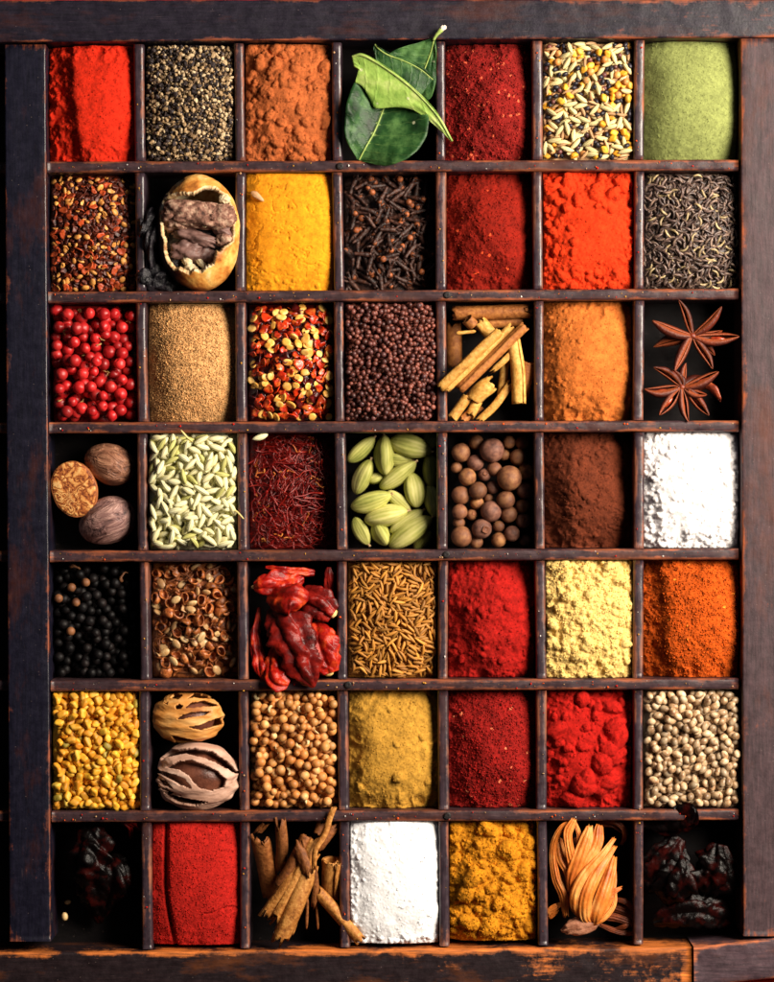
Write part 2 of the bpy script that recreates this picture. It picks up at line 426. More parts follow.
def disc(r, h, k=14, bend=0.0):
    m = MB(); P = []
    for rr, z in ((r, 0), (r, h), (r * .75, h * 1.25), (r * .2, h * 1.05)):
        a = np.linspace(0, 2 * math.pi, k, endpoint=False); P.append(np.stack([rr * np.cos(a), rr * np.sin(a), a * 0 + z], -1))
    m.add(np.array(P), gridfaces(4, k, True) + [tuple(3 * k + i for i in range(k))]); return m
for (px, py) in ((340, 166.3), (447, 295.0), (446.5, 554.6), (348, 684.8), (447.5, 815.8)):  # dark raised discs stand in for the shaded nail holes
    tparent(disc(3.6, 1.3).build("nail_hole_disc", M_nail_hole, None, (X(px), Y(py), 0.1)))

# spilled specks of spice on the woodwork
t = NT("spilled_spice"); m_spk = t.done(t.ramp(t.attr('wear'), [(0, lin((200, 30, 18))), (.3, lin((226, 90, 30))), (.5, lin((220, 160, 60))), (.7, lin((190, 150, 110))), (.88, lin((236, 232, 226)))], 'CONSTANT'), .8, .2)
m = MB(); OC_ = [(0, 2, 4), (2, 1, 4), (1, 3, 4), (3, 0, 4), (2, 0, 5), (1, 2, 5), (3, 1, 5), (0, 3, 5)]
for i in range(900):
    if rng.random() < .62: j = int(rng.integers(1, 7)); px = rng.uniform(50, 736); py = hy(j, px) + rng.uniform(-3.5, 3.5); z = .3
    else: c = int(rng.integers(1, 7)); py = rng.uniform(45, 940); px = vx(c, py) + rng.uniform(-3, 3); z = -1.2
    R = .3 + 1.1 * rng.random() ** 4; v = np.array([(1, 0, 0), (-1, 0, 0), (0, 1, 0), (0, -1, 0), (0, 0, 1), (0, 0, -1)]) * R * rng.uniform(.5, 1.3, (6, 1)); m.add(v + np.array([X(px), Y(py), z + R * .4]), OC_, np.full(6, rng.random()))
tag(m.build("spilled_spice", m_spk, None, smooth=False), "tiny coloured specks of spilled spice on the tray's dividers", "spice specks", None, "stuff")

# ------------------------------------------------------------------ heaps of powder
def cellgrid(r, c, res):
    x0, x1, y0, y1 = cell(r, c); x0 += .4; x1 -= .4; y0 += .4; y1 -= .4
    nx = int((x1 - x0) / res); ny = int((y1 - y0) / res)
    gx, gy = np.linspace(x0, x1, nx), np.linspace(y0, y1, ny)
    GX, GY = np.meshgrid(gx, gy)
    return GX, GY, (GX - (x0 + x1) / 2) / ((x1 - x0) / 2), (GY - (y0 + y1) / 2) / ((y1 - y0) / 2)

def mound(U, V, peak, edge, cx=0, cy=0, n=2.6, k=2.0):
    a = np.where(U > cx, (U - cx) / (1 - cx), (U - cx) / (1 + cx)); b = np.where(V > cy, (V - cy) / (1 - cy), (V - cy) / (1 + cy))
    d = (np.abs(a) ** n + np.abs(b) ** n) ** (1 / n)
    return peak - (peak - edge) * d ** k

def lumps(H, GX, GY, r_, count, rmin, rmax, out=0.5, box=None, flat=0.85, base=None):
    """press rounded crumbs of powder into the surface of a heap"""
    base = H.copy() if base is None else base
    ny, nx = H.shape; x0, y0 = GX[0, 0], GY[0, 0]; dx, dy = GX[0, 1] - x0, GY[1, 0] - y0
    for i in range(count):
        R = rmin + (rmax - rmin) * r_.random() ** 2.2
        if box is None: px, py = r_.uniform(x0, GX[0, -1]), r_.uniform(y0, GY[-1, 0])
        else: px, py = r_.uniform(box[0], box[1]), r_.uniform(box[2], box[3])
        px = min(max(px, x0 + R * .9), GX[0, -1] - R * .9); py = min(max(py, y0 + R * .9), GY[-1, 0] - R * .9)
        i0, i1 = max(0, int((px - R * 1.3 - x0) / dx)), min(nx, int((px + R * 1.3 - x0) / dx) + 2); j0, j1 = max(0, int((py - R * 1.3 - y0) / dy)), min(ny, int((py + R * 1.3 - y0) / dy) + 2)
        if i1 <= i0 or j1 <= j0: continue
        sx, sy = GX[j0:j1, i0:i1] - px, GY[j0:j1, i0:i1] - py
        an = r_.uniform(0, 3.14); q = r_.uniform(0.75, 1.2); ca, sa = math.cos(an), math.sin(an)
        ux, uy = (sx * ca + sy * sa) / q, (-sx * sa + sy * ca) * q
        ang = np.arctan2(uy, ux); s_ = r_.uniform(0, 99)
        Re = R * (1 + 0.22 * fbm(np.cos(ang) * 1.3 + s_, np.sin(ang) * 1.3 + s_, 2, i % 50))
        d2 = 1 - (ux ** 2 + uy ** 2) / Re ** 2
        jc, ic = min(ny - 1, max(0, int((py - y0) / dy))), min(nx - 1, max(0, int((px - x0) / dx)))
        zc = base[jc, ic] + R * (out * 2 - 1)
        Z = np.where(d2 > 0, zc + R * flat * np.sqrt(np.maximum(d2, 0)) + R * .12 * fbm(ux / R * 2.5 + s_, uy / R * 2.5, 3, i % 40), -99)
        H[j0:j1, i0:i1] = np.maximum(H[j0:j1, i0:i1], Z)
    return H

OCT = np.array([(1, 0, 0), (-1, 0, 0), (0, 1, 0), (0, -1, 0), (0, 0, 1), (0, 0, -1)], float)
OCF = np.array([(0, 2, 4), (2, 1, 4), (1, 3, 4), (3, 0, 4), (2, 0, 5), (1, 2, 5), (3, 1, 5), (0, 3, 5)])
def heap_mesh(name, GX, GY, H, mat, dust=None, r_=None):
    ny, nx = H.shape; z0 = -DEPTH + 0.5
    H = np.maximum(H, z0 + 0.4)
    cx, cy = GX.mean(), GY.mean()
    V = np.stack([GX - cx, GY - cy, H - z0], -1).reshape(-1, 3)
    ring = list(range(nx)) + [j * nx + nx - 1 for j in range(1, ny)] + [(ny - 1) * nx + i for i in range(nx - 2, -1, -1)] + [j * nx for j in range(ny - 2, 0, -1)]
    B = V[ring].copy(); B[:, 2] = 0
    o = len(V); n = len(ring)
    F = gridfaces(ny, nx) + [(ring[(i + 1) % n], ring[i], o + i, o + (i + 1) % n) for i in range(n)] + [tuple(range(o + n - 1, o - 1, -1))]
    VV = np.concatenate([V, B]); at = np.full(len(VV), .5)
    if dust:
        N, ra, rb = dust; j, i = r_.integers(2, ny - 2, N), r_.integers(2, nx - 2, N); R = ra + (rb - ra) * r_.random(N) ** 2.5
        q = r_.normal(0, 1, (N, 4)); q /= np.linalg.norm(q, axis=1)[:, None]; a, b, c, d = q.T
        M = np.stack([1 - 2 * (c * c + d * d), 2 * (b * c - a * d), 2 * (b * d + a * c), 2 * (b * c + a * d), 1 - 2 * (b * b + d * d), 2 * (c * d - a * b), 2 * (b * d - a * c), 2 * (c * d + a * b), 1 - 2 * (b * b + c * c)], -1).reshape(N, 3, 3)
        D = OCT[None] * R[:, None, None] * r_.uniform(.6, 1.25, (N, 6, 1)); D = np.einsum('nij,nkj->nki', M, D)
        ctr = np.stack([GX[j, i] - cx + r_.uniform(-.3, .3, N), GY[j, i] - cy + r_.uniform(-.3, .3, N), H[j, i] - z0 + R * .35], -1)
        o2 = len(VV); VV = np.concatenate([VV, (D + ctr[:, None]).reshape(-1, 3)]); at = np.concatenate([at, np.repeat(r_.random(N), 6)])
        F += [tuple(f) for f in (OCF[None] + (np.arange(N) * 6)[:, None, None] + o2).reshape(-1, 3).tolist()]
    me = data(name, VV, F, mat, True, at)
    return me, (cx, cy, z0)

def powder_heap(r, c, name, label, mat, peak=2, edge=-9, cx=-0.1, cy=0, n=2.6, k=2.0, seed=0, rough=(2.0, 12.0), grain=0.5, gs=1.5, lump=(), shape=None, res=0.75, cat="spice powder", dust=(1100, .3, .9), erode=8, wobble=.13):
    GX, GY, U, V = cellgrid(r, c, res); r_ = np.random.default_rng(seed + r * 10 + c)
    Uw = U + wobble * fbm(GX / 30, GY / 22, 3, seed + 51); Vw = V + wobble * fbm(GX / 24, GY / 30, 3, seed + 61)
    H = mound(Uw, Vw, peak, edge, cx, cy, n, k); grain = grain * .5
    H = H + rough[0] * fbm(GX / rough[1], GY / rough[1], 4, seed + r * 7 + c)
    H = H - erode * np.abs(fbm(GX / 13, GY / 13, 4, seed + 77)) * np.clip((np.maximum(np.abs(U), np.abs(V)) - .5) / .5, 0, 1) - 2.5 * np.clip(np.abs(U) - .7, 0, 1) * 3 * (U > 0)
    if shape: H = shape(H, GX, GY, U, V)
    base = H.copy()
    for L in lump:
        bx = None
        if len(L) > 4 and L[4]:
            b = L[4]; xm, xs = GX.mean(), (GX.max() - GX.min()) / 2; ym, ys = GY.mean(), (GY.max() - GY.min()) / 2
            bx = (xm + b[0] * xs, xm + b[1] * xs, ym + b[2] * ys, ym + b[3] * ys)
        lumps(H, GX, GY, r_, L[0], L[1], L[2], L[3], bx, 0.85, base)
    H = H + grain * fbm(GX / gs, GY / gs, 3, seed + 31) + grain * 0.5 * r_.normal(0, 0.5, H.shape)
    me, loc = heap_mesh(name, GX, GY, H, mat, dust, r_)
    return tag(obj(name, me, None, loc), label, cat)

P = powder
def sh_r0c0(H, GX, GY, U, V):
    b = -0.42 + 0.22 * np.clip(-V, -0.2, 1) + 0.07 * fbm(V * 3, V * 0, 3, 3) - 0.3 * np.clip(V - 0.4, 0, 1) * 0
    left = 1 / (1 + np.exp((U - b) * 24)); return H - left * (9 + 5 * fbm(GX / 6, GY / 6, 3, 8))
def sh_r4c6(H, GX, GY, U, V):
    b = -0.62 + 0.06 * fbm(V * 3, V * 0, 3, 5) + 0.25 * np.clip(-V - 0.2, 0, 1)
    left = 1 / (1 + np.exp((U - b) * 20)); return H - left * (11 + 4 * fbm(GX / 5, GY / 5, 3, 8))
def sh_groove(H, GX, GY, U, V):
    b = -0.68 + 0.22 * np.clip(-V, 0, 1) ** 1.4
    return H - 7 * np.exp(-((U - b) / 0.05) ** 2) - 2.5 / (1 + np.exp((U - b) * 30)) - 2.5 * np.exp(-((V + 0.42 + 0.05 * np.sin(U * 6)) / 0.012) ** 2) * (U > 0.2)
def cracks(amp, sc, seed, width=0.05):
    def f(H, GX, GY, U, V):
        w = np.abs(fbm(GX / sc, GY / (sc * 0.6), 4, seed)); m = np.clip(0.5 + fbm(GX / 22, GY / 22, 2, seed + 9), 0, 1)
        return H - amp * np.exp(-(w / width) ** 2) * m
    return f

powder_heap(0, 0, "paprika_powder", "bright red-orange powder with a dark crumbly left edge, in the top left compartment", P("red_orange_powder", (238, 50, 22), 0, 0.6, 1.2, pamt=.12), 4, -8, -0.05, 0, 3, 2.2, 1, (1.2, 14), .5, 1.6, ((26, 1.2, 3.2, .45, (-.98, -.5, -1, 1)), (14, 1.5, 3.5, .3, (.3, .95, .2, 1)), (12, 1, 2.4, .4, (.5, .9, -1, -.3))), sh_r0c0)
powder_heap(0, 2, "brown_spice_powder", "clumpy orange-brown powder between the cracked pepper and the green leaves", P("orange_brown_powder", (186, 100, 50), 0, 0.55, 1.35), 4, -9, -0.25, 0.0, 2.8, 1.8, 2, (3.0, 14), .7, 1.6, ((160, 1.5, 6.5, .42), (12, 4, 9, .38)))
powder_heap(0, 4, "sumac_powder", "coarse dark red powder in the top row, right of the green leaves", P("coarse_dark_red_powder", (150, 32, 26), 0, 0.35, 1.6, 0.5, speck=((214, 100, 66), .12)), 6, -18, 0.12, 0.05, 2.3, 1.5, 3, (3.0, 10), 1.6, 1.8, ((50, .8, 2.2, .42),), dust=(3200, .45, 1.35))
powder_heap(0, 6, "green_herb_powder", "smooth rounded mound of dull green powder in the top row", P("dull_green_powder", (140, 150, 84), 0, 0.72, 1.2, .7, pamt=.12), 8, -13, -0.15, 0, 2.5, 2.1, 4, (1.0, 24), .6, 1.5, dust=(2600, .25, .7), wobble=.04, erode=2)
powder_heap(1, 2, "turmeric_powder", "packed yellow-orange powder with fine cracks across its smooth face", P("yellow_orange_powder", (246, 160, 28), 0, 0.72, 1.08, .5, pamt=.1, bstr=.3), 4, -7, -0.25, 0.05, 3.0, 2.4, 5, (1.0, 18), .25, 1.5, ((26, 1.5, 4, .25, (-1, 1, -1, -.75)),), cracks(1.6, 17, 4, .035), dust=(700, .25, .6), wobble=.05, erode=2.5)
powder_heap(1, 4, "chilli_powder", "dull dark red powder in the second row, right of the cloves", P("dark_red_powder", (150, 30, 14), 0, 0.55, 1.45, .5, speck=((215, 80, 40), .08)), 5, -18, -0.1, 0.1, 2.3, 1.6, 6, (2.6, 12), 1.1, 1.8, ((50, .8, 2.2, .42), (16, 1.5, 4, .4, (-.8, .8, -1, -.4))), dust=(2200, .35, 1.1))
powder_heap(1, 5, "chilli_powder", "clumpy bright orange-red powder in the second row", P("orange_red_powder", (240, 64, 20), 0, 0.62, 1.15, pamt=.12), 3, -6, -0.1, 0.1, 3, 2, 7, (2.6, 16), .4, 1.6, ((70, 1.5, 6, .45, (-1, -.3, -1, .9)), (50, 1.5, 8, .46, (-.9, .9, .35, 1)), (40, 1.5, 6, .45, (-.9, .9, -1, -.5))), erode=16)
powder_heap(2, 1, "poppy_seed_heap", "mound of tiny sandy beige grains in the third row", P("sandy_beige_grains", (224, 172, 108), 0, 0.55, 1.4, .42, lightcol=(238, 205, 150), darkcol=(110, 66, 34), bstr=.8, pamt=.15), 7, -15, -0.1, 0, 2.4, 1.9, 8, (1.0, 20), 1.0, 1.7, cat="seeds", dust=(7000, .55, 1.1), wobble=.05, erode=3)
powder_heap(2, 5, "cinnamon_powder", "smooth tan-orange powder mound with small lumps, left of the star anise", P("tan_orange_powder", (206, 114, 46), 0, 0.62, 1.25), 6, -15, -0.25, 0, 2.4, 1.8, 9, (1.8, 14), .6, 1.5, ((60, 1, 3.6, .35, (-1, -.1, -1, 1)), (40, .8, 2, .35)))
powder_heap(3, 5, "clove_powder", "low dark brown powder mound with a crack near its top", P("dark_brown_powder", (104, 48, 26), 0, 0.5, 1.5), 1, -25, -0.22, -0.02, 2.1, 1.3, 10, (4.5, 14), .9, 1.7, ((30, 1, 4, .35),), cracks(2.4, 22, 6, .05))
powder_heap(3, 6, "white_powder", "crumbly white lumps heaped up in the fourth row, against the right rail", P("creamy_white_lumps", (251, 250, 244), 0.5, 0.85, 1.05, pamt=.04), 6, -8, -0.2, 0, 2.8, 2.2, 11, (1.6, 12), .2, 1.6, ((260, 1.4, 4.5, .28), (70, 1.5, 4.5, .5, (.55, 1, -1, 1)), (70, 1.5, 4.5, .5, (-1, -.6, -1, 1)), (50, 1.5, 4, .5, (-1, 1, -1, -.7))), dust=(250, .5, 1.2))
powder_heap(4, 4, "paprika_powder", "fluffy deep red powder in the fifth row, left of the cream lumps", P("deep_red_powder", (184, 28, 20), 0, 0.5, 1.3), 6, -18, 0.0, 0.05, 2.3, 1.5, 12, (5.0, 15), .9, 1.7, ((90, 1.0, 4.5, .42),))
powder_heap(4, 5, "cream_powder", "cream-yellow clumpy powder in the fifth row", P("cream_yellow_lumps", (246, 212, 124), 0.1, 0.8, 1.05, pamt=.06), 4, -6, -0.2, 0, 3.2, 2, 13, (2.0, 14), .4, 1.6, ((380, 1.0, 3.6, .46), (60, 3.0, 7.5, .52)), dust=(3000, .4, 1.2), erode=10)
powder_heap(4, 6, "orange_spice_powder", "grainy orange powder with a dark left edge, in the fifth row by the right rail", P("grainy_orange_powder", (214, 92, 20), 0, 0.5, 1.35, .5, speck=((245, 150, 50), .06)), 6, -11, 0.15, 0, 2.6, 2, 14, (2.0, 12), 1.4, 2.0, (), sh_r4c6, dust=(3600, .45, 1.4))
powder_heap(5, 3, "cumin_powder", "mustard-brown fine powder with a few round lumps, right of the coriander seeds", P("mustard_brown_powder", (200, 150, 56), 0, 0.6, 1.25, .55), 3, -13, -0.3, -0.1, 2.5, 1.9, 15, (1.8, 16), .9, 1.6, ((5, 3.5, 6.5, .4, (-.9, .9, -1, .8)), (14, 1, 2.6, .4, (-1, .6, .5, 1))))
powder_heap(5, 4, "sumac_powder", "flaky dark red powder with pale specks in the sixth row", P("flaky_dark_red_powder", (160, 28, 22), 0, 0.38, 1.7, .45, speck=((226, 130, 90), .09)), 4, -16, -0.05, -0.1, 2.4, 1.6, 16, (2.0, 12), 1.6, 1.9, ((40, .8, 2, .42),), dust=(4500, .4, 1.3))
powder_heap(5, 5, "chilli_powder", "loose rounded lumps of red powder in the sixth row", P("red_lump_powder", (200, 30, 20), 0, 0.6, 1.2, pamt=.12), -4, -16, -0.3, 0, 2.6, 1.8, 17, (3, 18), .5, 1.6, ((110, 1.4, 5, .48), (30, 4, 10, .55), (6, 9, 14, .5, (-.3, .7, -.8, .8))), erode=14)
powder_heap(6, 1, "red_spice_powder", "flat-topped red powder with a groove down its left side, in the bottom row", P("flat_red_powder", (208, 38, 28), 0, 0.62, 1.2, .6, pamt=.08), 4, -7, 0.0, 0.05, 3.2, 2.2, 18, (.9, 20), .8, 1.6, (), sh_groove, dust=(3000, .35, .95), wobble=.05, erode=3)
powder_heap(6, 4, "curry_powder", "clumpy mustard-yellow powder in the bottom row, right of the white salt", P("mustard_yellow_powder", (216, 142, 26), 0, 0.5, 1.2, .5), 4, -13, -0.1, 0, 2.8, 2, 19, (7.5, 17), 1.1, 1.8, ((240, 1.2, 4.5, .46), (46, 4, 11, .54)), dust=(2400, .4, 1.2))

# ------------------------------------------------------------------ letting small things settle into a compartment
class Bed:
    def __init__(s, r, c, res=0.6, peak=-12, edge=-22, cx=0, cy=0, n=2.6, k=2, wob=1.5, seed=0):
        s.r, s.c = r, c
        s.GX, s.GY, U, V = cellgrid(r, c, res); s.res = res
        s.x0, s.y0 = s.GX[0, 0], s.GY[0, 0]; s.dx, s.dy = s.GX[0, 1] - s.x0, s.GY[1, 0] - s.y0
        s.x1, s.y1 = s.GX[0, -1], s.GY[-1, 0]
        s.H = mound(U, V, peak, edge, cx, cy, n, k) + wob * fbm(s.GX / 12, s.GY / 12, 3, seed)
        s.H = np.maximum(s.H, -DEPTH + 0.6); s.H0 = s.H.copy()
        s.T = mound(U, V, 0, edge - peak, cx, cy, n, k)          # profile the pile tends towards
        s.I = -np.ones(s.H.shape, int); s.items = []; s.rg = np.random.default_rng(seed + 100 * r + c)
    def fit(s, x, y, yaw, a, b, c, maxs=0.7, q=90):
        ca, sa = math.cos(yaw), math.sin(yaw)
        ex, ey = math.hypot(a * ca, b * sa), math.hypot(a * sa, b * ca)
        i0, i1 = max(0, int((x - ex - s.x0) / s.dx)), int((x + ex - s.x0) / s.dx) + 2; j0, j1 = max(0, int((y - ey - s.y0) / s.dy)), int((y + ey - s.y0) / s.dy) + 2
        gx, gy = s.GX[j0:j1, i0:i1] - x, s.GY[j0:j1, i0:i1] - y
        u, v = gx * ca + gy * sa, -gx * sa + gy * ca
        d = 1 - (u / a) ** 2 - (v / b) ** 2; m = d > 0.04
        if m.sum() < 3: return None
        h = s.H[j0:j1, i0:i1]; um, vm, hm = u[m], v[m], h[m]
        su = np.clip((um * (hm - hm.mean())).sum() / ((um ** 2).sum() + 1e-6), -maxs, maxs)
        sv = np.clip((vm * (hm - hm.mean())).sum() / ((vm ** 2).sum() + 1e-6), -maxs, maxs)
        low = c * np.sqrt(d[m])
        z = np.percentile(hm - su * um - sv * vm + low * 0.92, q)
        return z, su, sv, (i0, i1, j0, j1), u, v, d, m, ca, sa
    def drop(s, size, x=None, y=None, yaw=None, K=8, maxs=0.7, q=90, kind=0, margin=0.9, zmax=None, sunk=0.0):
        a, b, c = size; best = None
        for k in range(K if x is None else 1):
            w = s.rg.uniform(0, 2 * math.pi) if yaw is None else yaw
            ex, ey = math.hypot(a * math.cos(w), b * math.sin(w)) * margin, math.hypot(a * math.sin(w), b * math.cos(w)) * margin
            px = s.rg.uniform(s.x0 + ex, s.x1 - ex) if x is None else x; py = s.rg.uniform(s.y0 + ey, s.y1 - ey) if y is None else y
            f = s.fit(px, py, w, a, b, c, maxs, q)
            if f is None: continue
            ii = min(s.T.shape[1] - 1, max(0, int((px - s.x0) / s.dx))); jj = min(s.T.shape[0] - 1, max(0, int((py - s.y0) / s.dy)))
            sc = f[0] - s.T[jj, ii]
            if best is None or sc < best[0]: best = (sc, px, py, w, f)
        if best is None: return None
        _, px, py, w, (z, su, sv, (i0, i1, j0, j1), u, v, d, m, ca, sa) = best
        z -= sunk
        if zmax is not None and z > zmax: return None
        top = z + su * u + sv * v + c * np.sqrt(np.maximum(d, 0))
        h = s.H[j0:j1, i0:i1]; id_ = s.I[j0:j1, i0:i1]; hit = m & (top > h)
        h[hit] = top[hit]; id_[hit] = len(s.items)
        gx_, gy_ = ca * su - sa * sv, sa * su + ca * sv
        n = np.array([-gx_, -gy_, 1.0]); n /= np.linalg.norm(n)
        ax = np.array([ca, sa, su]); ax /= np.linalg.norm(ax); ay = np.cross(n, ax)
        s.items.append(dict(p=(px, py, z), R=Matrix(np.stack([ax, ay, n], 1).tolist()), size=size, kind=kind, area=math.pi * a * b / (s.dx * s.dy)))
        return s.items[-1]
    def visible(s):
        cnt = np.bincount(s.I[s.I >= 0].ravel(), minlength=len(s.items))
        for it, n in zip(s.items, cnt): it['vis'] = n / it['area']; it['cells'] = n
    def settle(s, cap, minvis=0.12):
        """(shown individually, rest)"""
        s.visible(); k = sorted(range(len(s.items)), key=lambda i: -s.items[i]['cells'])
        show = [i for i in k if s.items[i]['vis'] >= minvis][:cap]
        st = set(show)
        return [s.items[i] for i in show], [it for i, it in enumerate(s.items) if i not in st]

def item_matrix(it, flip=True, roll=0.0, r_=None):
    R = it['R'].copy()
    if roll and r_ is not None: R = R @ Matrix.Rotation(r_.normal(0, roll), 3, 'X')
    return R

def bed_object(bed, name, rest, meshes, mat, label, group, cat, base=True, z_drop=0.6):
    """everything of the pile that is hidden or beyond count, as one object with the fill it lies on"""
    m = MB()
    if base:
        me, loc = heap_mesh(name + "_fill", bed.GX[::3, ::3], bed.GY[::3, ::3], bed.H0[::3, ::3] - z_drop, None)
        m.add(np.array([v.co[:] for v in me.vertices]) / S + np.array(loc), [tuple(p.vertices) for p in me.polygons]); bpy.data.meshes.remove(me)
    cache = {}
    for it in rest:
        me = meshes[it['mesh']]
        if me.name not in cache:
            cache[me.name] = (np.array([v.co[:] for v in me.vertices]) / S, [tuple(p.vertices) for p in me.polygons])
        V, F = cache[me.name]
        R = np.array(it['M']) * it['sc']
        m.add(V @ R.T + np.array(it['p']), F)
    V = np.concatenate(m.V); ctr = V.mean(0); ctr[2] = -DEPTH + .5
    o = obj(name, data(name, V - ctr, m.F, mat), None, tuple(ctr))
    return tag(o, label, cat, group, "stuff")

def scatter(bed, name, meshes, pick, label, group, cat, cap=300, minvis=0.12, roll=0.3, bedname=None, bedmat=None, bedlabel=None, base=True, mats=None, parts=None):
    """each visible seed becomes an object sharing one of the meshes; label may depend on the mesh"""
    r_ = bed.rg
    for it in bed.items:
        it['mesh'] = pick(it, r_) if callable(pick) else int(r_.integers(len(meshes)))
        it['M'] = item_matrix(it, roll=roll, r_=r_); it['sc'] = it.get('sc', 1.0)
    show, rest = bed.settle(cap, minvis)
    for it in show:
        k = it['mesh']; nm = name[k] if isinstance(name, (list, tuple)) else name
        o = bpy.data.objects.new(nm, meshes[k]); col.objects.link(o)
        o.location = tuple(v * S for v in it['p']); o.rotation_euler = it['M'].to_euler(); o.scale = (it['sc'],) * 3
        lb = label[k] if isinstance(label, (list, tuple)) else label
        ct = cat[k] if isinstance(cat, (list, tuple)) else cat
        tag(o, lb, ct, group[k] if isinstance(group, (list, tuple)) else group)
        it['obj'] = o
        if parts: parts(it, o)
    if bedname: bed_object(bed, bedname, rest, meshes, bedmat or meshes[0].materials[0], bedlabel, None, cat if isinstance(cat, str) else cat[0], base)
    return show
# ------------------------------------------------------------------ small whole spices
def pebble(name, a, b, c, mat, nu=12, nv=9, wob=0.06, seed=0, tip=0.0, rib=0, ribamt=0.05, bend=0.0, flat=1.0):
    """seed body along x: ellipsoid with noise, optional pointed ends, lengthwise ribs and bend"""
    def f(T, Ph):
        x = -np.cos(T); r = np.sin(T) ** (1 + tip)
        w = 1 + wob * fbm(np.cos(Ph) * r * 1.4 + seed * 3.1 + x, np.sin(Ph) * r * 1.4 + x * 1.2, 3, seed)
        if rib: w = w + ribamt * np.cos(Ph * rib)
        sq = np.where(np.sin(Ph) < 0, flat, 1.0)
        xx = x * a * (1 + wob * .3); yy = b * r * np.cos(Ph) * w + bend * (x * x - 0.4) * a; zz = c * r * np.sin(Ph) * w * sq
        return xx, yy, zz
    V, F = ball(nu, nv, f); return data(name, V, F, mat)

# pink peppercorns -------------------------------------------------
m_pink = organic("pink_peppercorn_skin", [(140, 14, 18), (206, 32, 34), (226, 60, 54)], 0.2, 0.42, 0.5, 0.3, 0.5, 0.5, 1.2, hue=(130, 16, 18))
m_husk = organic("pale_husk", [(120, 84, 44), (206, 164, 104)], 0.3, 0.7, 0.3, 0.25)
pk = []
for i in range(4):
    def f(T, Ph, i=i):
        x = -np.cos(T); r = np.sin(T); dim = 1 - 0.25 * np.exp(-((T - math.pi) / 0.3) ** 2) if i % 2 else 1
        w = (1 + 0.09 * fbm(np.cos(Ph) * r * 2.6 + i * 3, np.sin(Ph) * r * 2.6 + x * 2.6, 3, i) - .05 * (i == 3) * np.exp(-(np.cos(Ph) * r / .15) ** 2)) * dim
        return x * w, np.cos(Ph) * r * w * (0.95 if i == 2 else 1), np.sin(Ph) * r * w
    V, F = ball(24, 16, f); pk.append(data("pink_peppercorn", V, F, m_pink))
V, F = strip(spline([(-.9, .2, 0), (0, -.4, .3), (.9, .3, .1)], 8), np.array([.3, .6, .8, .9, .9, .8, .5, .2]), 1.2, .14, 5); pk.append(data("pale_husk_bit", V, F, m_husk))
b = Bed(2, 0, peak=-26, edge=-34, wob=3, seed=3)
for i in range(150):
    s_ = b.rg.uniform(4.9, 6.5); it = b.drop((s_, s_, s_), K=7, q=97)
    if it: it['sc'] = s_
for i in range(13):
    it = b.drop((3.4, 2.4, 1.2), K=4)
    if it: it['sc'] = 3.6; it['kind'] = 1
scatter(b, ["pink_peppercorn"] * 4 + ["husk_bit"], pk, lambda it, r: 4 if it['kind'] else int(r.integers(4)),
        ["glossy pink-red peppercorn in the heap right of the dark left rail"] * 4 + ["pale tan husk scrap lying among the pink peppercorns"],
        ["pink peppercorns in their compartment"] * 4 + ["husk scraps among the pink peppercorns"], ["peppercorn"] * 4 + ["husk"], 300, 0.1, 1.0,
        "pink_peppercorn_fill", m_pink, "dark underlayer of pink peppercorns beneath the visible ones")

# coriander ---------------------------------------------------------
m_cor = organic("coriander_seed_skin", [(148, 86, 36), (206, 146, 80), (236, 194, 134)], 0.18, 0.5, 0.45, 0.28, 0.2, 0.5, .6, hue=(200, 122, 56))
co = []
for i in range(4):
    def f(T, Ph, i=i):
        x = -np.cos(T); r = np.sin(T); w = 1 + 0.022 * np.cos(Ph * 11) * np.sin(T) + 0.04 * fbm(np.cos(Ph) * r + i * 3, np.sin(Ph) * r + x * 2, 2, i)
        n = 0.12 * np.exp(-(T / 0.22) ** 2)
        return x * (1.05 + n) * w, np.cos(Ph) * r * w, np.sin(Ph) * r * w
    V, F = ball(22, 13, f); co.append(data("coriander_seed", V, F, m_cor))
V, F = strip(spline([(-.8, 0, 0), (-.3, .5, .25), (.4, .5, .25), (.9, 0, 0)], 8), np.array([.2, .7, .9, 1, 1, .9, .6, .2]), 1.3, .1, 6); co.append(data("coriander_husk", V, F, organic("pale_coriander_husk", [(206, 170, 110), (240, 222, 170)], .3, .6)))
b = Bed(5, 2, peak=-17, edge=-26, wob=2, seed=4)
for i in range(380):
    s_ = b.rg.uniform(3.2, 4.9); it = b.drop((s_, s_, s_), K=7, q=97)
    if it: it['sc'] = s_
for i in range(9):
    it = b.drop((4.5, 2.6, 1.4), K=4)
    if it: it['sc'] = 4.6; it['kind'] = 1
scatter(b, ["coriander_seed"] * 4 + ["split_seed_husk"], co, lambda it, r: 4 if it['kind'] else int(r.integers(4)),
        ["round tan coriander seed in the heap below the dried red chillies"] * 4 + ["pale split husk among the round coriander seeds"],
        ["coriander seeds in their compartment"] * 4 + ["split husks among the coriander seeds"], ["seed"] * 4 + ["husk"], 300, 0.1, 1.5,
        "coriander_seed_fill", m_cor, "underlayer of coriander seeds beneath the visible ones")

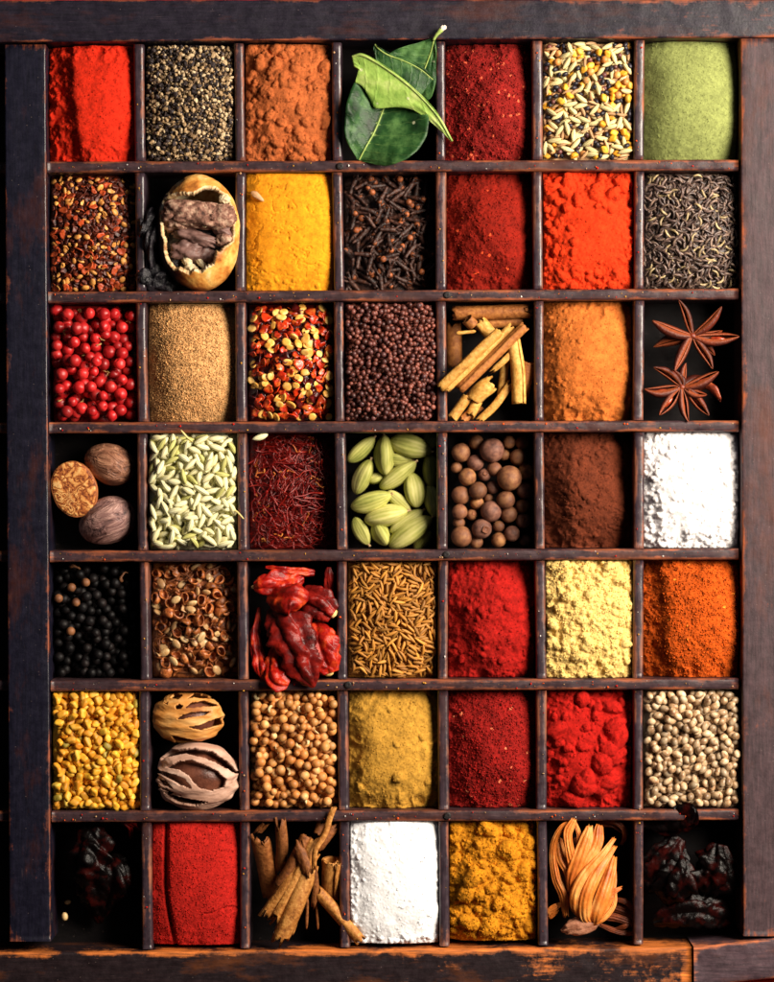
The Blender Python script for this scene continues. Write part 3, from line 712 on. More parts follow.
# black peppercorns ---------------------------------------------------
m_bp = organic("black_peppercorn_skin", [(5, 4, 5), (12, 9, 10), (28, 20, 19)], 0.3, 0.55, 0.2, 0.4, 0.9, 0.4, 1.6)
m_bpl = organic("brown_peppercorn_skin", [(90, 52, 32), (158, 104, 64)], 0.3, 0.6, 0.4, 0.25, 0.6, 0.4, 1.2)
bp = []
for i in range(5):
    def f(T, Ph, i=i):
        x = -np.cos(T); r = np.sin(T); w = 1 + 0.10 * np.abs(fbm(np.cos(Ph) * r * 2.4 + i * 5, np.sin(Ph) * r * 2.4 + x * 2.4, 3, i))
        return x * w, np.cos(Ph) * r * w, np.sin(Ph) * r * w
    V, F = ball(18, 12, f); bp.append(data("black_peppercorn", V, F, m_bpl if i == 4 else m_bp))
b = Bed(4, 0, peak=-36, edge=-42, wob=3, seed=5)
for i in range(190):
    s_ = b.rg.uniform(4.2, 5.3); it = b.drop((s_, s_, s_), K=7, q=97)
    if it: it['sc'] = s_
for (px, py) in ((84, 583), (70, 588), (57, 599), (74, 603), (69, 632)):
    it = b.drop((4.4,) * 3, X(px), Y(py), q=97)
    if it: it['sc'] = 4.3; it['kind'] = 4
scatter(b, ["peppercorn"] * 5, bp, lambda it, r: it['kind'] or int(r.integers(4)),
        ["wrinkled black peppercorn in the heap below the nutmegs"] * 4 + ["pale brown peppercorn among the black ones below the nutmegs"],
        ["black peppercorns in their compartment"] * 4 + ["pale peppercorns among the black ones"], "peppercorn", 300, 0.1, 1.5,
        "peppercorn_fill", m_bp, "underlayer of black peppercorns beneath the visible ones")
V, F = tube(spline([(-4, 1, 1), (-1, 2, 3), (2, 0, 3), (5, -2.5, 1.5), (4, -6, 1)], 12), np.array([1.6, 1.9, 1.9, 1.7, 1.3, 1.1, 1, 1, .9, .8, .7, .4]), 7, wob=.25)
for (px, py, a, lb) in ((72, 568, .2, "curled tan stalk scrap by the upper left of the black peppercorns"), (121, 578, 1.6, "curled tan stalk scrap by the upper right of the black peppercorns")):
    it = b.drop((5, 4, 2.5), X(px), Y(py), a, q=90)
    tag(obj("stalk_scrap", data("stalk_scrap", V, F, m_bpl), None, it['p'], (0, 0, a)), lb, "stalk")

# mustard seeds ----------------------------------------------------------
m_mus = organic("mustard_seed_skin", [(66, 34, 30), (120, 64, 52), (148, 84, 68)], 0.4, 0.45, 0.5, 0.45, 0.2, 0.9, .5, hue=(58, 38, 44))
mu = [pebble("mustard_seed", 1, 1 - .06 * i, 1, m_mus, 10, 7, .05, i) for i in range(3)]
b = Bed(2, 3, res=0.5, peak=-7, edge=-17, wob=1.5, seed=6)
for i in range(1150):
    s_ = b.rg.uniform(2.15, 3.0); it = b.drop((s_, s_, s_), K=5, q=97)
    if it: it['sc'] = s_
scatter(b, "mustard_seed", mu, None, "tiny round dark brown mustard seed in the heap left of the cinnamon sticks", "mustard seeds in their compartment", "seed", 300, 0.1, 1.5,
        "mustard_seed_heap", m_mus, "heap of tiny round dark brown mustard seeds left of the cinnamon sticks")

# fenugreek -----------------------------------------------------------------
def block(name, a, b, c, mat, seed):
    def f(T, Ph):
        x = -np.cos(T); r = np.sin(T); e = 3.6
        n = (np.abs(x) ** e + np.abs(r * np.cos(Ph)) ** e + np.abs(r * np.sin(Ph)) ** e) ** (1 / e)
        w = 1 / n * (1 + 0.13 * fbm(np.cos(Ph) * r * .9 + seed * 4, np.sin(Ph) * r * .9 + x + seed, 2, seed))
        g = 1 - 0.22 * np.exp(-((x - r * np.cos(Ph) * .9 - .1) / 0.16) ** 2) * (np.sin(Ph) * r > 0)
        sk = 0.25 * (seed % 3 - 1)
        return (x + sk * r * np.cos(Ph)) * w * a, r * np.cos(Ph) * w * b, r * np.sin(Ph) * w * c * g
    V, F = ball(16, 11, f); return data(name, V, F, mat)
m_fen = organic("fenugreek_seed_skin", [(200, 128, 30), (244, 186, 50), (250, 212, 96)], 0.12, 0.5, 0.4, 0.2, 0.3, 0.5, .6, hue=(208, 126, 26))
m_feng = organic("greenish_fenugreek_skin", [(140, 120, 36), (190, 164, 62)], 0.12, 0.5, 0.4, 0.2, 0.3)
fe = [block("fenugreek_seed", 5.2, 3.6, 3.0, m_fen, 1), block("fenugreek_seed", 4.4, 3.8, 3.0, m_fen, 2), block("fenugreek_seed", 5.6, 3.2, 2.8, m_fen, 3), block("fenugreek_seed", 4.0, 3.2, 2.8, m_fen, 5), block("fenugreek_seed", 4.4, 3.2, 2.8, m_feng, 4)]
b = Bed(5, 0, peak=-9, edge=-15, n=3.4, wob=2, seed=7)
for i in range(360): b.drop((4.9, 3.5, 2.9), K=7, q=85)
scatter(b, "fenugreek_seed", fe, lambda it, r: 4 if r.random() < .035 else int(r.integers(4)), ["angular golden yellow fenugreek seed in the heap below the black peppercorns"] * 4 + ["dull greenish fenugreek seed among the golden yellow ones"],
        ["fenugreek seeds in their compartment"] * 4 + ["greenish seeds among the fenugreek"], "seed", 300, 0.1, .4, "fenugreek_seed_fill", m_fen, "underlayer of golden fenugreek seeds beneath the visible ones")

# fennel ------------------------------------------------------------------------
def striped(name, pale, dark, lines=1.0, rand=.2, rough=.55, k=5.5, hue=None):
    t = NT(name); sep = t.n('ShaderNodeSeparateXYZ'); tc = t.n('ShaderNodeTexCoord'); t.l(tc.outputs['Object'], sep.inputs[0])
    an = t.math('ARCTAN2', sep.outputs[2], sep.outputs[1]); w = t.math('ABSOLUTE', t.math('SINE', t.math('MULTIPLY', an, k * .5 if k > 6 else 4.0)))
    w = t.math('ADD', w, t.math('MULTIPLY', t.noise(.35, 3), .5))
    c = t.ramp(w, [(0.25, lin(dark)), (0.62, lin(pale)), (1.0, tuple(np.minimum(.9, np.array(lin(pale)) * 1.15)))])
    if hue: c = t.mix(t.math('MULTIPLY', t.math('FRACT', t.math('MULTIPLY', t.R, 31.3)), .8), c, lin(hue))
    br = t.maprange(t.R, 0, 1, 1 - rand, 1 + rand); cc = t.n('ShaderNodeCombineColor')
    for i in range(3): t.l(br, cc.inputs[i])
    c = t.mix(1.0, c, cc.outputs[0], 'MULTIPLY'); t.bump(w, .3, .6)
    return t.done(c, rough, .4)
m_fl = striped("fennel_seed_skin", (240, 230, 186), (172, 160, 100), rand=.12, hue=(222, 212, 160)); m_flg = striped("green_fennel_seed_skin", (188, 184, 110), (128, 128, 60), rand=.15)
fl_ = [pebble("fennel_seed", 8.2, 3.2, 2.9, m_fl, 16, 10, .05, 1, .35, 8, .07, .05), pebble("fennel_seed", 7.2, 3.3, 3.0, m_fl, 16, 10, .05, 2, .3, 8, .07, -.08), pebble("fennel_seed", 9.2, 3.0, 2.7, m_fl, 16, 10, .05, 3, .45, 8, .07, .1), pebble("fennel_seed", 7.8, 2.7, 2.5, m_flg, 16, 10, .05, 4, .4, 8, .08, .12)]
b = Bed(3, 1, peak=-7, edge=-15, n=3, wob=2, seed=8)
for i in range(340): b.drop((8.0, 3.1, 2.7), K=8, q=84, margin=.85)
scatter(b, "fennel_seed", fl_, lambda it, r: 3 if r.random() < .13 else int(r.integers(3)), ["plump pale cream fennel seed in the heap right of the nutmegs"] * 3 + ["slim greener fennel seed in the heap right of the nutmegs"],
        ["pale fennel seeds in their compartment"] * 3 + ["greener fennel seeds in their compartment"], "seed", 300, 0.1, .4, "fennel_seed_fill", m_fl, "underlayer of pale fennel seeds beneath the visible ones")
m_straw = organic("pale_straw", [(200, 176, 100), (236, 220, 150)], .2, .6, .3, 0)
for pts, lb in (([(181, 430, 4), (187, 437, 3), (193, 442, -1)], "pale straw stalk poking over the divider above the fennel seeds"), ([(230, 512, 0), (236, 511, 2), (244, 519, 3)], "pale straw stalk poking over the divider right of the fennel seeds")):
    q = spline([(X(a), Y(bb), z) for a, bb, z in pts], 9); V, F = tube(q - q[4], np.array([.5, .9, 1.1, 1.1, 1, 1, .9, .8, .4]), 6)
    tag(obj("straw_stalk", data("straw_stalk", V, F, m_straw), None, tuple(q[4])), lb, "stalk")
m_tan = organic("tan_seed", [(190, 130, 80), (226, 180, 130)], .2, .6, .3, 0)
for px, py, z, lb, k in ((260, 437, -4, "single pale fennel seed lying above the saffron threads", 0), (122, 0, 0, None, 0)):
    if lb: tag(obj("fennel_seed", fl_[k], None, (X(px), Y(py), z), (0, 0, .3)), lb, "seed")

# cumin & caraway ---------------------------------------------------------------------
m_cum = striped("cumin_seed_skin", (198, 138, 56), (104, 62, 22), rand=.35, hue=(150, 96, 36))
cu = [pebble("cumin_seed", 6.6, 1.75, 1.6, m_cum, 12, 9, .04, 1, .4, 6, .08, .06), pebble("cumin_seed", 6.0, 1.6, 1.5, m_cum, 12, 9, .04, 2, .4, 6, .08, -.12), pebble("cumin_seed", 7.2, 1.55, 1.5, m_cum, 12, 9, .04, 3, .5, 6, .08, .16)]
b = Bed(4, 3, res=.5, peak=-7, edge=-18, cx=-.15, n=2.7, wob=2, seed=9)
for i in range(620): b.drop((6.6, 1.7, 1.5), K=6, q=82, maxs=.8)
scatter(b, "cumin_seed", cu, None, "slim golden brown cumin seed in the heap right of the red chillies", "cumin seeds in their compartment", "seed", 300, 0.08, .5, "cumin_seed_heap", m_cum, "heap of slim golden brown cumin seeds right of the red chillies")
m_car = organic("dark_caraway_skin", [(38, 28, 30), (92, 72, 66), (150, 126, 104)], 0.35, 0.4, 0.5, 0.5, 0.4, .8, .5, stretch=(.3, 1.5, 1.5))
m_carp = organic("pale_caraway_skin", [(120, 100, 72), (196, 174, 128)], 0.35, 0.4, 0.5, 0.3, 0.3, .8, .5)
def banana(name, L, r, bend, mat, seed):
    t = np.linspace(-1, 1, 11); q = np.stack([t * L, bend * (1 - t * t), t * 0], -1); V, F = tube(q, r * np.sqrt(np.maximum(0, 1 - np.abs(t) ** 2.4)) + .12, 7, wob=.1, seed=seed); return data(name, V, F, mat)
ca_ = [banana("caraway_seed", 5.4, 1.25, 2.2, m_car, 1), banana("caraway_seed", 5.8, 1.15, 3.2, m_car, 2), banana("caraway_seed", 5.0, 1.3, 1.2, m_car, 3), banana("caraway_seed", 5.2, 1.1, 2.6, m_carp, 4)]
b = Bed(1, 6, res=.5, peak=-6, edge=-18, cx=-.15, n=2.6, wob=2, seed=10)
for i in range(700): b.drop((5.4, 2.2, 1.25), K=6, q=70, maxs=.9)
scatter(b, "caraway_seed", ca_, lambda it, r: 3 if r.random() < .22 else int(r.integers(3)), ["thin curved dark caraway seed in the heap above the star anise"] * 3 + ["thin curved pale-edged caraway seed in the heap above the star anise"],
        ["dark caraway seeds in their compartment"] * 3 + ["pale caraway seeds in their compartment"], "seed", 300, 0.08, .8, "caraway_seed_heap", m_car, "heap of thin curved dark caraway seeds above the star anise")

# pale lens-shaped seeds ------------------------------------------------------------------
t_ = NT("hemp_seed_skin"); v_ = t_.noise(.14, 3, .55); c_ = t_.ramp(v_, [(.3, lin((128, 86, 58))), (.46, lin((198, 160, 118))), (.62, lin((234, 206, 168)))])
br_ = t_.maprange(t_.R, 0, 1, .42, 1.05); cc_ = t_.n('ShaderNodeCombineColor')
for i in range(3): t_.l(br_, cc_.inputs[i])
c_ = t_.mix(1.0, c_, cc_.outputs[0], 'MULTIPLY'); m_hemp = t_.done(c_, .38, .5)
he = [pebble("hemp_seed", 4.9, 3.7, 3.3, m_hemp, 14, 10, .04, 1, .12), pebble("hemp_seed", 4.5, 3.8, 3.3, m_hemp, 14, 10, .04, 2, .06), pebble("hemp_seed", 5.4, 3.8, 3.4, m_hemp, 14, 10, .04, 3, .2)]
b = Bed(5, 6, peak=-10, edge=-17, cx=-.1, n=2.9, wob=2, seed=12)
for i in range(360): b.drop((4.8, 3.7, 3.2), K=7, q=92)
scatter(b, "hemp_seed", he, None, "glossy greyish tan oval seed in the heap by the right rail, sixth row", "oval tan seeds in their compartment", "seed", 300, 0.1, .6, "hemp_seed_fill", m_hemp, "underlayer of greyish tan oval seeds beneath the visible ones")

# five-seed mix -----------------------------------------------------------------------------
m_nig = organic("nigella_skin", [(16, 13, 18), (46, 40, 52)], .4, .45, .5, .3)
m_mixg = striped("green_mix_fennel_skin", (212, 196, 142), (124, 114, 60), rand=.2); m_mixc = striped("brown_mix_cumin_skin", (190, 148, 104), (96, 66, 46), rand=.3)
mx = [pebble("fennel_seed", 7.4, 2.6, 2.4, m_mixg, 14, 9, .05, 1, .4, 8, .07, .1), block("fenugreek_seed", 3.8, 3.2, 2.7, m_fen, 2), pebble("cumin_seed", 6.4, 1.7, 1.6, m_mixc, 12, 9, .04, 3, .4, 6, .08, .1), pebble("nigella_seed", 3.3, 2.4, 2.2, m_nig, 10, 8, .12, 4, .2), pebble("mustard_seed", 2.7, 2.7, 2.6, m_mus, 10, 8, .04, 5), pebble("coriander_seed", 3.8, 3.7, 3.7, m_cor, 16, 10, .04, 6)]
mxs = [(7.4, 2.6, 2.4), (3.8, 3.2, 2.7), (6.4, 1.7, 1.6), (3.3, 2.4, 2.2), (2.7, 2.7, 2.7), (3.8, 3.7, 3.7)]
b = Bed(0, 5, peak=-9, edge=-15, n=3, wob=2, seed=13)
for i in range(480):
    k = int(b.rg.choice(6, p=[.25, .13, .19, .30, .08, .05])); it = b.drop(mxs[k], K=7, q=86)
    if it: it['kind'] = k
scatter(b, ["fennel_seed", "fenugreek_seed", "cumin_seed", "nigella_seed", "mustard_seed", "coriander_seed"], mx, lambda it, r: it['kind'],
        ["striped green fennel seed in the mixed seeds of the top row", "golden fenugreek seed in the mixed seeds of the top row", "slim brown cumin seed in the mixed seeds of the top row", "small black nigella seed in the mixed seeds of the top row", "small round brown mustard seed in the mixed seeds of the top row", "round tan coriander seed in the mixed seeds of the top row"],
        ["green seeds in the seed mix", "golden seeds in the seed mix", "slim seeds in the seed mix", "black seeds in the seed mix", "round brown seeds in the seed mix", "round tan seeds in the seed mix"], ["seed"] * 6, 300, 0.1, .4, "mixed_seed_fill", m_mixc, "underlayer of mixed seeds beneath the visible ones")

# cracked black pepper: grains nobody could count --------------------------------------------------
def grit(r, c, name, label, cat, mats, sizes, n, peak, edge, seed, cx=0, cy=0, nn=2.7, flat=.7, shares=None, q=85):
    b = Bed(r, c, .5, peak, edge, cx, cy, nn, 2, 1.8, seed); rg = b.rg
    for i in range(n):
        s_ = sizes[0] + (sizes[1] - sizes[0]) * rg.random() ** 2; b.drop((s_, s_ * rg.uniform(.6, 1), s_ * flat), K=3, q=q, maxs=1.0)
    m = MB(); me, loc = heap_mesh("fill", b.GX[::2, ::2], b.GY[::2, ::2], b.H0[::2, ::2] - .8, None)
    m.add(np.array([v.co[:] for v in me.vertices]) / S + np.array(loc), [tuple(p.vertices) for p in me.polygons], np.full(len(me.vertices), .2)); bpy.data.meshes.remove(me)
    base = []
    for i in range(5):
        def f(T, Ph, i=i):
            x = -np.cos(T); rr = np.sin(T); w = 1 + .45 * fbm(np.cos(Ph) * rr * 1.1 + i * 7, np.sin(Ph) * rr * 1.1 + x * 1.3, 2, i)
            return x * w, np.cos(Ph) * rr * w, np.sin(Ph) * rr * w
        base.append(ball(6, 5, f))
    for it in b.items:
        V, F = base[int(rg.integers(5))]; R = np.array(it['R']); a = np.array(it['size']); m.add((V * a) @ R.T + np.array(it['p']), F, np.full(len(V), rg.random()))
    V = np.concatenate(m.V); ctr = V.mean(0); ctr[2] = -DEPTH + .5
    return tag(obj(name, data(name, V - ctr, m.F, mats, False, np.concatenate(m.A)), None, tuple(ctr)), label, cat, None, "stuff"), b
def attrmat(name, stops, rough=.6, spec=.4, noise=.25):
    t = NT(name); f = t.math('ADD', t.attr('wear'), t.math('MULTIPLY', t.math('SUBTRACT', t.noise(.5, 3), .5), noise)); return t.done(t.ramp(f, [(p, lin(c)) for p, c in stops], 'LINEAR'), rough, spec)
grit(0, 1, "cracked_pepper_heap", "coarse cracked black pepper, grey-black and straw coloured grains in the top row", "pepper",
     attrmat("cracked_pepper_grains", [(.0, (34, 26, 28)), (.38, (58, 46, 44)), (.5, (124, 98, 70)), (.75, (168, 138, 98)), (.95, (206, 182, 144))]), (1.0, 2.9), 3400, 0, -13, 21, -.1)

# crushed chilli and seed mix in row two
m_cr = [organic("crushed_spice_dark", [(58, 22, 14), (110, 42, 20)], .3, .45, .5, .4), organic("crushed_spice_red", [(140, 40, 16), (200, 88, 38)], .3, .45, .5, .35), organic("crushed_spice_amber", [(196, 116, 46), (240, 176, 90)], .3, .5, .5, .3)]
def flake(name, R, mat, seed, th=.5, curl=.5):
    r_ = np.random.default_rng(seed); k = 9; a = np.linspace(0, 2 * math.pi, k, endpoint=False) + r_.uniform(-.2, .2, k); rr = R * r_.uniform(.55, 1.1, k); el = r_.uniform(.5, 1)
    rings = []
    for s_, dz in ((.0, 1), (.6, 1), (1., 1), (1., -1), (.6, -1), (0, -1)):
        x, y = rr * s_ * np.cos(a), rr * s_ * np.sin(a) * el; z = curl * (x * x - y * y * .6) / R * .5 + .12 * R * fbm(x / R * 2 + seed, y / R * 2, 2, seed) + dz * th / 2; rings.append(np.stack([x, y, z], -1))
    V = np.concatenate(rings); return data(name, V, gridfaces(6, k, True), mat)
fk = [flake("crushed_chilli_flake", 4.2, m_cr[0], 1, .9), flake("crushed_chilli_flake", 4.6, m_cr[1], 2, .8), flake("crushed_chilli_flake", 3.8, m_cr[1], 3, .9), flake("crushed_chilli_flake", 3.0, m_cr[2], 4, 1.2), pebble("crushed_chilli_seed", 3.2, 2.5, 1.5, m_cr[2], 9, 7, .1, 5), flake("crushed_chilli_flake", 3.5, m_cr[0], 6, .8)]
b = Bed(1, 0, .5, -7, -21, .0, -.1, 2.3, 1.7, 2.5, 22)
for i in range(700):
    k = int(b.rg.integers(6)); it = b.drop((3.6, 2.9, 1.0), K=4, q=70, maxs=1.1)
    if it: it['kind'] = k; it['sc'] = b.rg.uniform(.65, 1.4)
scatter(b, ["chilli_flake"] * 4 + ["chilli_seed", "chilli_flake"], fk, lambda it, r: it['kind'], ["dark red-brown crushed flake in the heap left of the broken dried lime", "reddish crushed flake in the heap left of the broken dried lime", "reddish crushed flake in the heap left of the broken dried lime", "amber crushed flake in the heap left of the broken dried lime", "amber seed in the crushed heap left of the broken dried lime", "dark red-brown crushed flake in the heap left of the broken dried lime"],
        ["dark flakes in the crushed chilli", "red flakes in the crushed chilli", "red flakes in the crushed chilli", "amber flakes in the crushed chilli", "seeds in the crushed chilli", "dark flakes in the crushed chilli"], ["flake"] * 4 + ["seed", "flake"], 300, .1, .6, "crushed_chilli_heap", m_cr[0], "heap of dark crushed chilli fragments left of the broken dried lime")

# chilli flakes with yellow seeds, row three
m_cf = [organic("red_chilli_flake_skin", [(150, 20, 10), (206, 56, 20), (236, 130, 50)], .12, .28, .6, .35, .4, .4, 1), organic("dark_chilli_flake_skin", [(50, 10, 10), (100, 16, 12)], .15, .3, .6, .3, .4), organic("yellow_chilli_seed", [(222, 136, 40), (246, 186, 84), (252, 216, 136)], .14, .45, .5, .15, .2, .4, .6)]
def cseed(name, R, mat, seed):
    def f(T, Ph):
        x = -np.cos(T); r = np.sin(T) ** .8; rim = 1 + .35 * np.exp(-((np.abs(np.sin(Ph))) / .3) ** 2) * 0
        return x * R, np.cos(Ph) * r * R * .86, np.sin(Ph) * r * R * .24 * (1.25 - .5 * np.exp(-(x * x + (np.cos(Ph) * r) ** 2) * 4)) 
    V, F = ball(14, 10, f); return data(name, V, F, mat)
cf = [flake("chilli_flake", 7.5, m_cf[0], 11, .8, .6), flake("chilli_flake", 6.5, m_cf[0], 12, .8, -.7), flake("chilli_flake", 8.2, m_cf[1], 13, .8, .8), flake("chilli_flake", 5.5, m_cf[0], 14, .8, .4), cseed("chilli_seed", 4.6, m_cf[2], 1), cseed("chilli_seed", 5.2, m_cf[2], 2)]
b = Bed(2, 2, .6, -9, -24, -.05, -.05, 2.5, 1.8, 2.5, 23)
for i in range(330):
    k = int(b.rg.choice(6, p=[.16, .15, .07, .15, .25, .22])); big = k < 4; it = b.drop((6.6, 5, 1.6) if big else (4.8, 4.2, 1.3), K=5, q=72, maxs=.9)
    if it: it['kind'] = k; it['sc'] = b.rg.uniform(.75, 1.1)
scatter(b, ["chilli_flake"] * 4 + ["chilli_seed"] * 2, cf, lambda it, r: it['kind'], ["shiny red chilli flake in the heap right of the poppy seeds"] * 2 + ["dark maroon chilli flake in the heap right of the poppy seeds"] + ["shiny red chilli flake in the heap right of the poppy seeds"] + ["flat yellow chilli seed among the red flakes right of the poppy seeds"] * 2,
        ["red chilli flakes in their compartment"] * 2 + ["maroon chilli flakes in their compartment"] + ["red chilli flakes in their compartment"] + ["yellow seeds among the chilli flakes"] * 2, ["flake"] * 4 + ["seed"] * 2, 300, .08, .5, "chilli_flake_fill", m_cf[1], "underlayer of chilli flakes beneath the visible ones")

# saffron ------------------------------------------------------------------------------------
m_saf = organic("saffron_thread_red", [(62, 5, 4), (122, 13, 8), (168, 38, 16)], .06, .4, .5, .4, 0, hue=(110, 10, 8)); m_safo = organic("saffron_thread_orange", [(170, 60, 20), (220, 140, 60)], .1, .5, .4, .2, 0)
sf = []
for i in range(7):
    r_ = np.random.default_rng(400 + i); n = 5; L = r_.uniform(11, 19); q = np.stack([np.linspace(-L, L, n), np.cumsum(r_.normal(0, 3.6, n)), r_.normal(0, 1.5, n)], -1); q[:, 1] -= q[:, 1].mean()
    if i == 6: q *= .4
    V, F = tube(spline(q, 16), np.linspace(.5, 1.0 if i % 2 else .75, 16), 5, squash=.6, wob=.3, seed=i); sf.append(data("saffron_thread", V, F, m_safo if i == 6 else m_saf))
b = Bed(3, 2, .6, -26, -36, -.1, 0, 2.3, 1.8, 3, 24)
for i in range(420):
    it = b.drop((13, 3.0, 1.0), K=5, q=60, maxs=.5, margin=.95)
    if it: it['sc'] = b.rg.uniform(.7, 1.1); it['kind'] = int(b.rg.integers(7)) if b.rg.random() < .7 else int(b.rg.integers(6))
scatter(b, "saffron_thread", sf, lambda it, r: it['kind'], ["thin tangled dark red saffron thread in the heap left of the cardamom pods"] * 6 + ["short orange saffron tip in the heap left of the cardamom pods"], ["red saffron threads in their compartment"] * 6 + ["orange saffron tips in their compartment"], "saffron thread", 300, .03, .3, "saffron_heap", m_saf, "tangled heap of dark red saffron threads left of the cardamom pods", True)

# brown husks, pale seeds and twigs, row five -----------------------------------------------------
m_hu = organic("brown_husk_skin", [(80, 34, 15), (152, 82, 38), (198, 124, 66)], .25, .4, .5, .35, .5, .4, 1.2); m_hs = organic("pale_pod_seed", [(196, 144, 82), (244, 214, 158)], .3, .4, .5, .2, .3, hue=(150, 100, 60)); m_tw = organic("twig_bark", [(70, 36, 20), (130, 74, 40)], .3, .6, .3, .3)
def cup(name, R, mat, seed, op=.62):
    def ring(s_, inner):
        ph = np.linspace(0, 2 * math.pi, 16, endpoint=False); th = s_ * math.pi * op; rr = R * (1 - .16 * inner); w = 1 + .16 * fbm(np.cos(ph) * 1.5 + seed, np.sin(ph) * 1.5 + s_ * 2, 2, seed)
        return np.stack([rr * np.sin(th) * np.cos(ph) * w * 1.15, rr * np.sin(th) * np.sin(ph) * w * .85, -rr * np.cos(th) * w + .1 * R * np.sin(ph * 2) * s_], -1)
    rings = [ring(s_, 0) for s_ in (.05, .25, .45, .65, .85, 1)] + [ring(s_, 1) for s_ in (1, .85, .65, .45, .25, .05)]
    V = np.concatenate(rings); return data(name, V, gridfaces(12, 16, True) + [tuple(range(16)), tuple(11 * 16 + i for i in range(16))][::1], mat)
hu = [cup("seed_husk", 5.6, m_hu, 1), cup("seed_husk", 4.8, m_hu, 2, .5), cup("seed_husk", 6.0, m_hu, 3, .7), pebble("pod_seed", 5.6, 3.9, 2.2, m_hs, 16, 11, .05, 4), banana("husk_twig", 9, .9, 1.6, m_tw, 5), banana("husk_twig", 7, .8, 3.5, m_tw, 6), banana("husk_twig", 5, 1.7, 3.0, m_hu, 7), flake("husk_flake", 5.2, m_hu, 41, .7, .9), flake("husk_flake", 4.4, m_hs, 42, .7, -.9)]
hsz = [(5.6, 4.8, 3.6), (4.8, 4.2, 3.2), (6, 5, 4), (5.6, 3.9, 2.2), (9, 1.6, 1), (7, 2.5, 1), (5, 3.5, 2), (5, 4, 1.4), (4.2, 3.4, 1.3)]
b = Bed(4, 1, .6, -16, -28, 0, 0, 2.5, 1.8, 3, 25)
for i in range(250):
    k = int(b.rg.choice(9, p=[.08, .07, .05, .20, .11, .10, .17, .14, .08])); it = b.drop(hsz[k], K=6, q=80, maxs=1.0)
    if it: it['kind'] = k; it['sc'] = b.rg.uniform(.8, 1.08)
scatter(b, ["seed_husk"] * 3 + ["pod_seed", "twig", "twig", "seed_husk", "husk_flake", "husk_flake"], hu, lambda it, r: it['kind'], ["open brown seed husk in the heap right of the black peppercorns"] * 3 + ["flat pale oval seed among the brown husks"] + ["thin brown twig among the brown husks"] * 2 + ["curled brown husk piece in the heap right of the black peppercorns", "flat brown husk flake in the heap right of the black peppercorns", "flat pale husk flake in the heap right of the black peppercorns"],
        ["open brown husks in their compartment"] * 3 + ["pale seeds among the husks"] + ["twigs among the husks"] * 2 + ["curled husk pieces in their compartment", "brown husk flakes", "pale husk flakes"], ["husk"] * 3 + ["seed", "twig", "twig", "husk", "husk", "husk"], 300, .08, .9, "seed_husk_fill", m_hu, "underlayer of brown husks beneath the visible ones")

# cloves ------------------------------------------------------------------------------------------
m_cl = organic("clove_stem_brown", [(26, 14, 12), (58, 32, 24), (84, 48, 32)], .25, .5, .5, .35, .7, .5, 1.2); m_clh = organic("clove_bud_brown", [(96, 46, 24), (176, 100, 56)], .3, .5, .4, .35, .4)
t = np.linspace(0, 1, 12); V, F = tube(np.stack([-10 + 16 * t, np.sin(t * 3) * .6, t * 0], -1), 1.5 + 1.1 * t + .2 * np.sin(t * 20), 9, wob=.2, seed=3); me_stem = data("clove_stem", V, F, m_cl)
m = MB()
for k in range(4):
    a = k * math.pi / 2 + .4; q = spline([(5.4, 1.2 * math.cos(a), 1.2 * math.sin(a)), (7.5, 3.0 * math.cos(a), 3.0 * math.sin(a)), (10.4, 4.2 * math.cos(a), 4.2 * math.sin(a))], 7); V, F = tube(q, np.array([1.7, 1.8, 1.7, 1.5, 1.2, .8, .3]), 7, squash=.7); m.add(V, F)
me_prong = m.mesh("clove_calyx", m_cl)
V, F = ball(14, 10, lambda T, Ph: (-np.cos(T) * 2.9 + 8.6, np.cos(Ph) * np.sin(T) * 2.9, np.sin(Ph) * np.sin(T) * 2.9)); me_bud = data("clove_bud", V, F, m_clh)
b = Bed(1, 3, .6, -26, -36, 0, 0, 2.4, 1.8, 3, 26)
for i in range(125):
    it = b.drop((10, 3.1, 2.7), K=7, q=88, maxs=1.3, margin=.95)
    if it: it['sc'] = b.rg.uniform(.9, 1.12); it['kind'] = 0 if b.rg.random() < .6 else 1
def clove_parts(it, o):
    c = obj("calyx", me_prong, o)
    if it['kind'] == 0: obj("bud", me_bud, o)
scatter(b, "clove", [me_stem], lambda it, r: 0, "dried dark brown clove in the heap right of the turmeric", "cloves in their compartment", "clove", 300, .06, 1.5, "clove_fill", m_cl, "underlayer of dark clove stems beneath the visible ones", parts=clove_parts)
r_ = b.rg; n_c = 0
for i, (px, py, sl) in enumerate(((356, 228, 1), (361, 216, 1), (409, 200, 1), (422, 270, 1), (383, 258, 1), (400, 176, 0), (410, 236, 1), (372, 190, 0))):
    it = b.drop((3.4, 3.4, 3.4), X(px), Y(py), q=80)
    o = obj("clove_bud", data("loose_clove_bud", *ball(14, 10, lambda T, Ph: (-np.cos(T) * 3.3, np.cos(Ph) * np.sin(T) * 3.2, np.sin(Ph) * np.sin(T) * 3)), m_clh), None, it['p'])
    tag(o, "loose round light brown clove bud lying on the dark cloves", "clove bud", "loose clove buds on the cloves")

# rock salt ----------------------------------------------------------------------------------------
t = NT("white_salt"); c = t.ramp(t.noise(.12, 3), [(.3, lin((244, 243, 250))), (.65, lin((252, 252, 255)))]); t.bump(t.voro(.35), .25, 1.2); m_salt = t.done(c, .6, .3, 0, .6)
powder_heap(6, 3, "salt_heap", "heap of bright white coarse salt in the bottom row", m_salt, 6, -4, .05, 0, 3.4, 2.6, 30, (.8, 10), .08, 2.0, ((260, 1.2, 3.2, .2), (40, 1.5, 3.5, .5, (-1, -.8, -1, 1)), (40, 1.5, 3.5, .5, (-1, 1, -1, -.85))), cat="salt", erode=3, dust=(200, .5, 1.1))
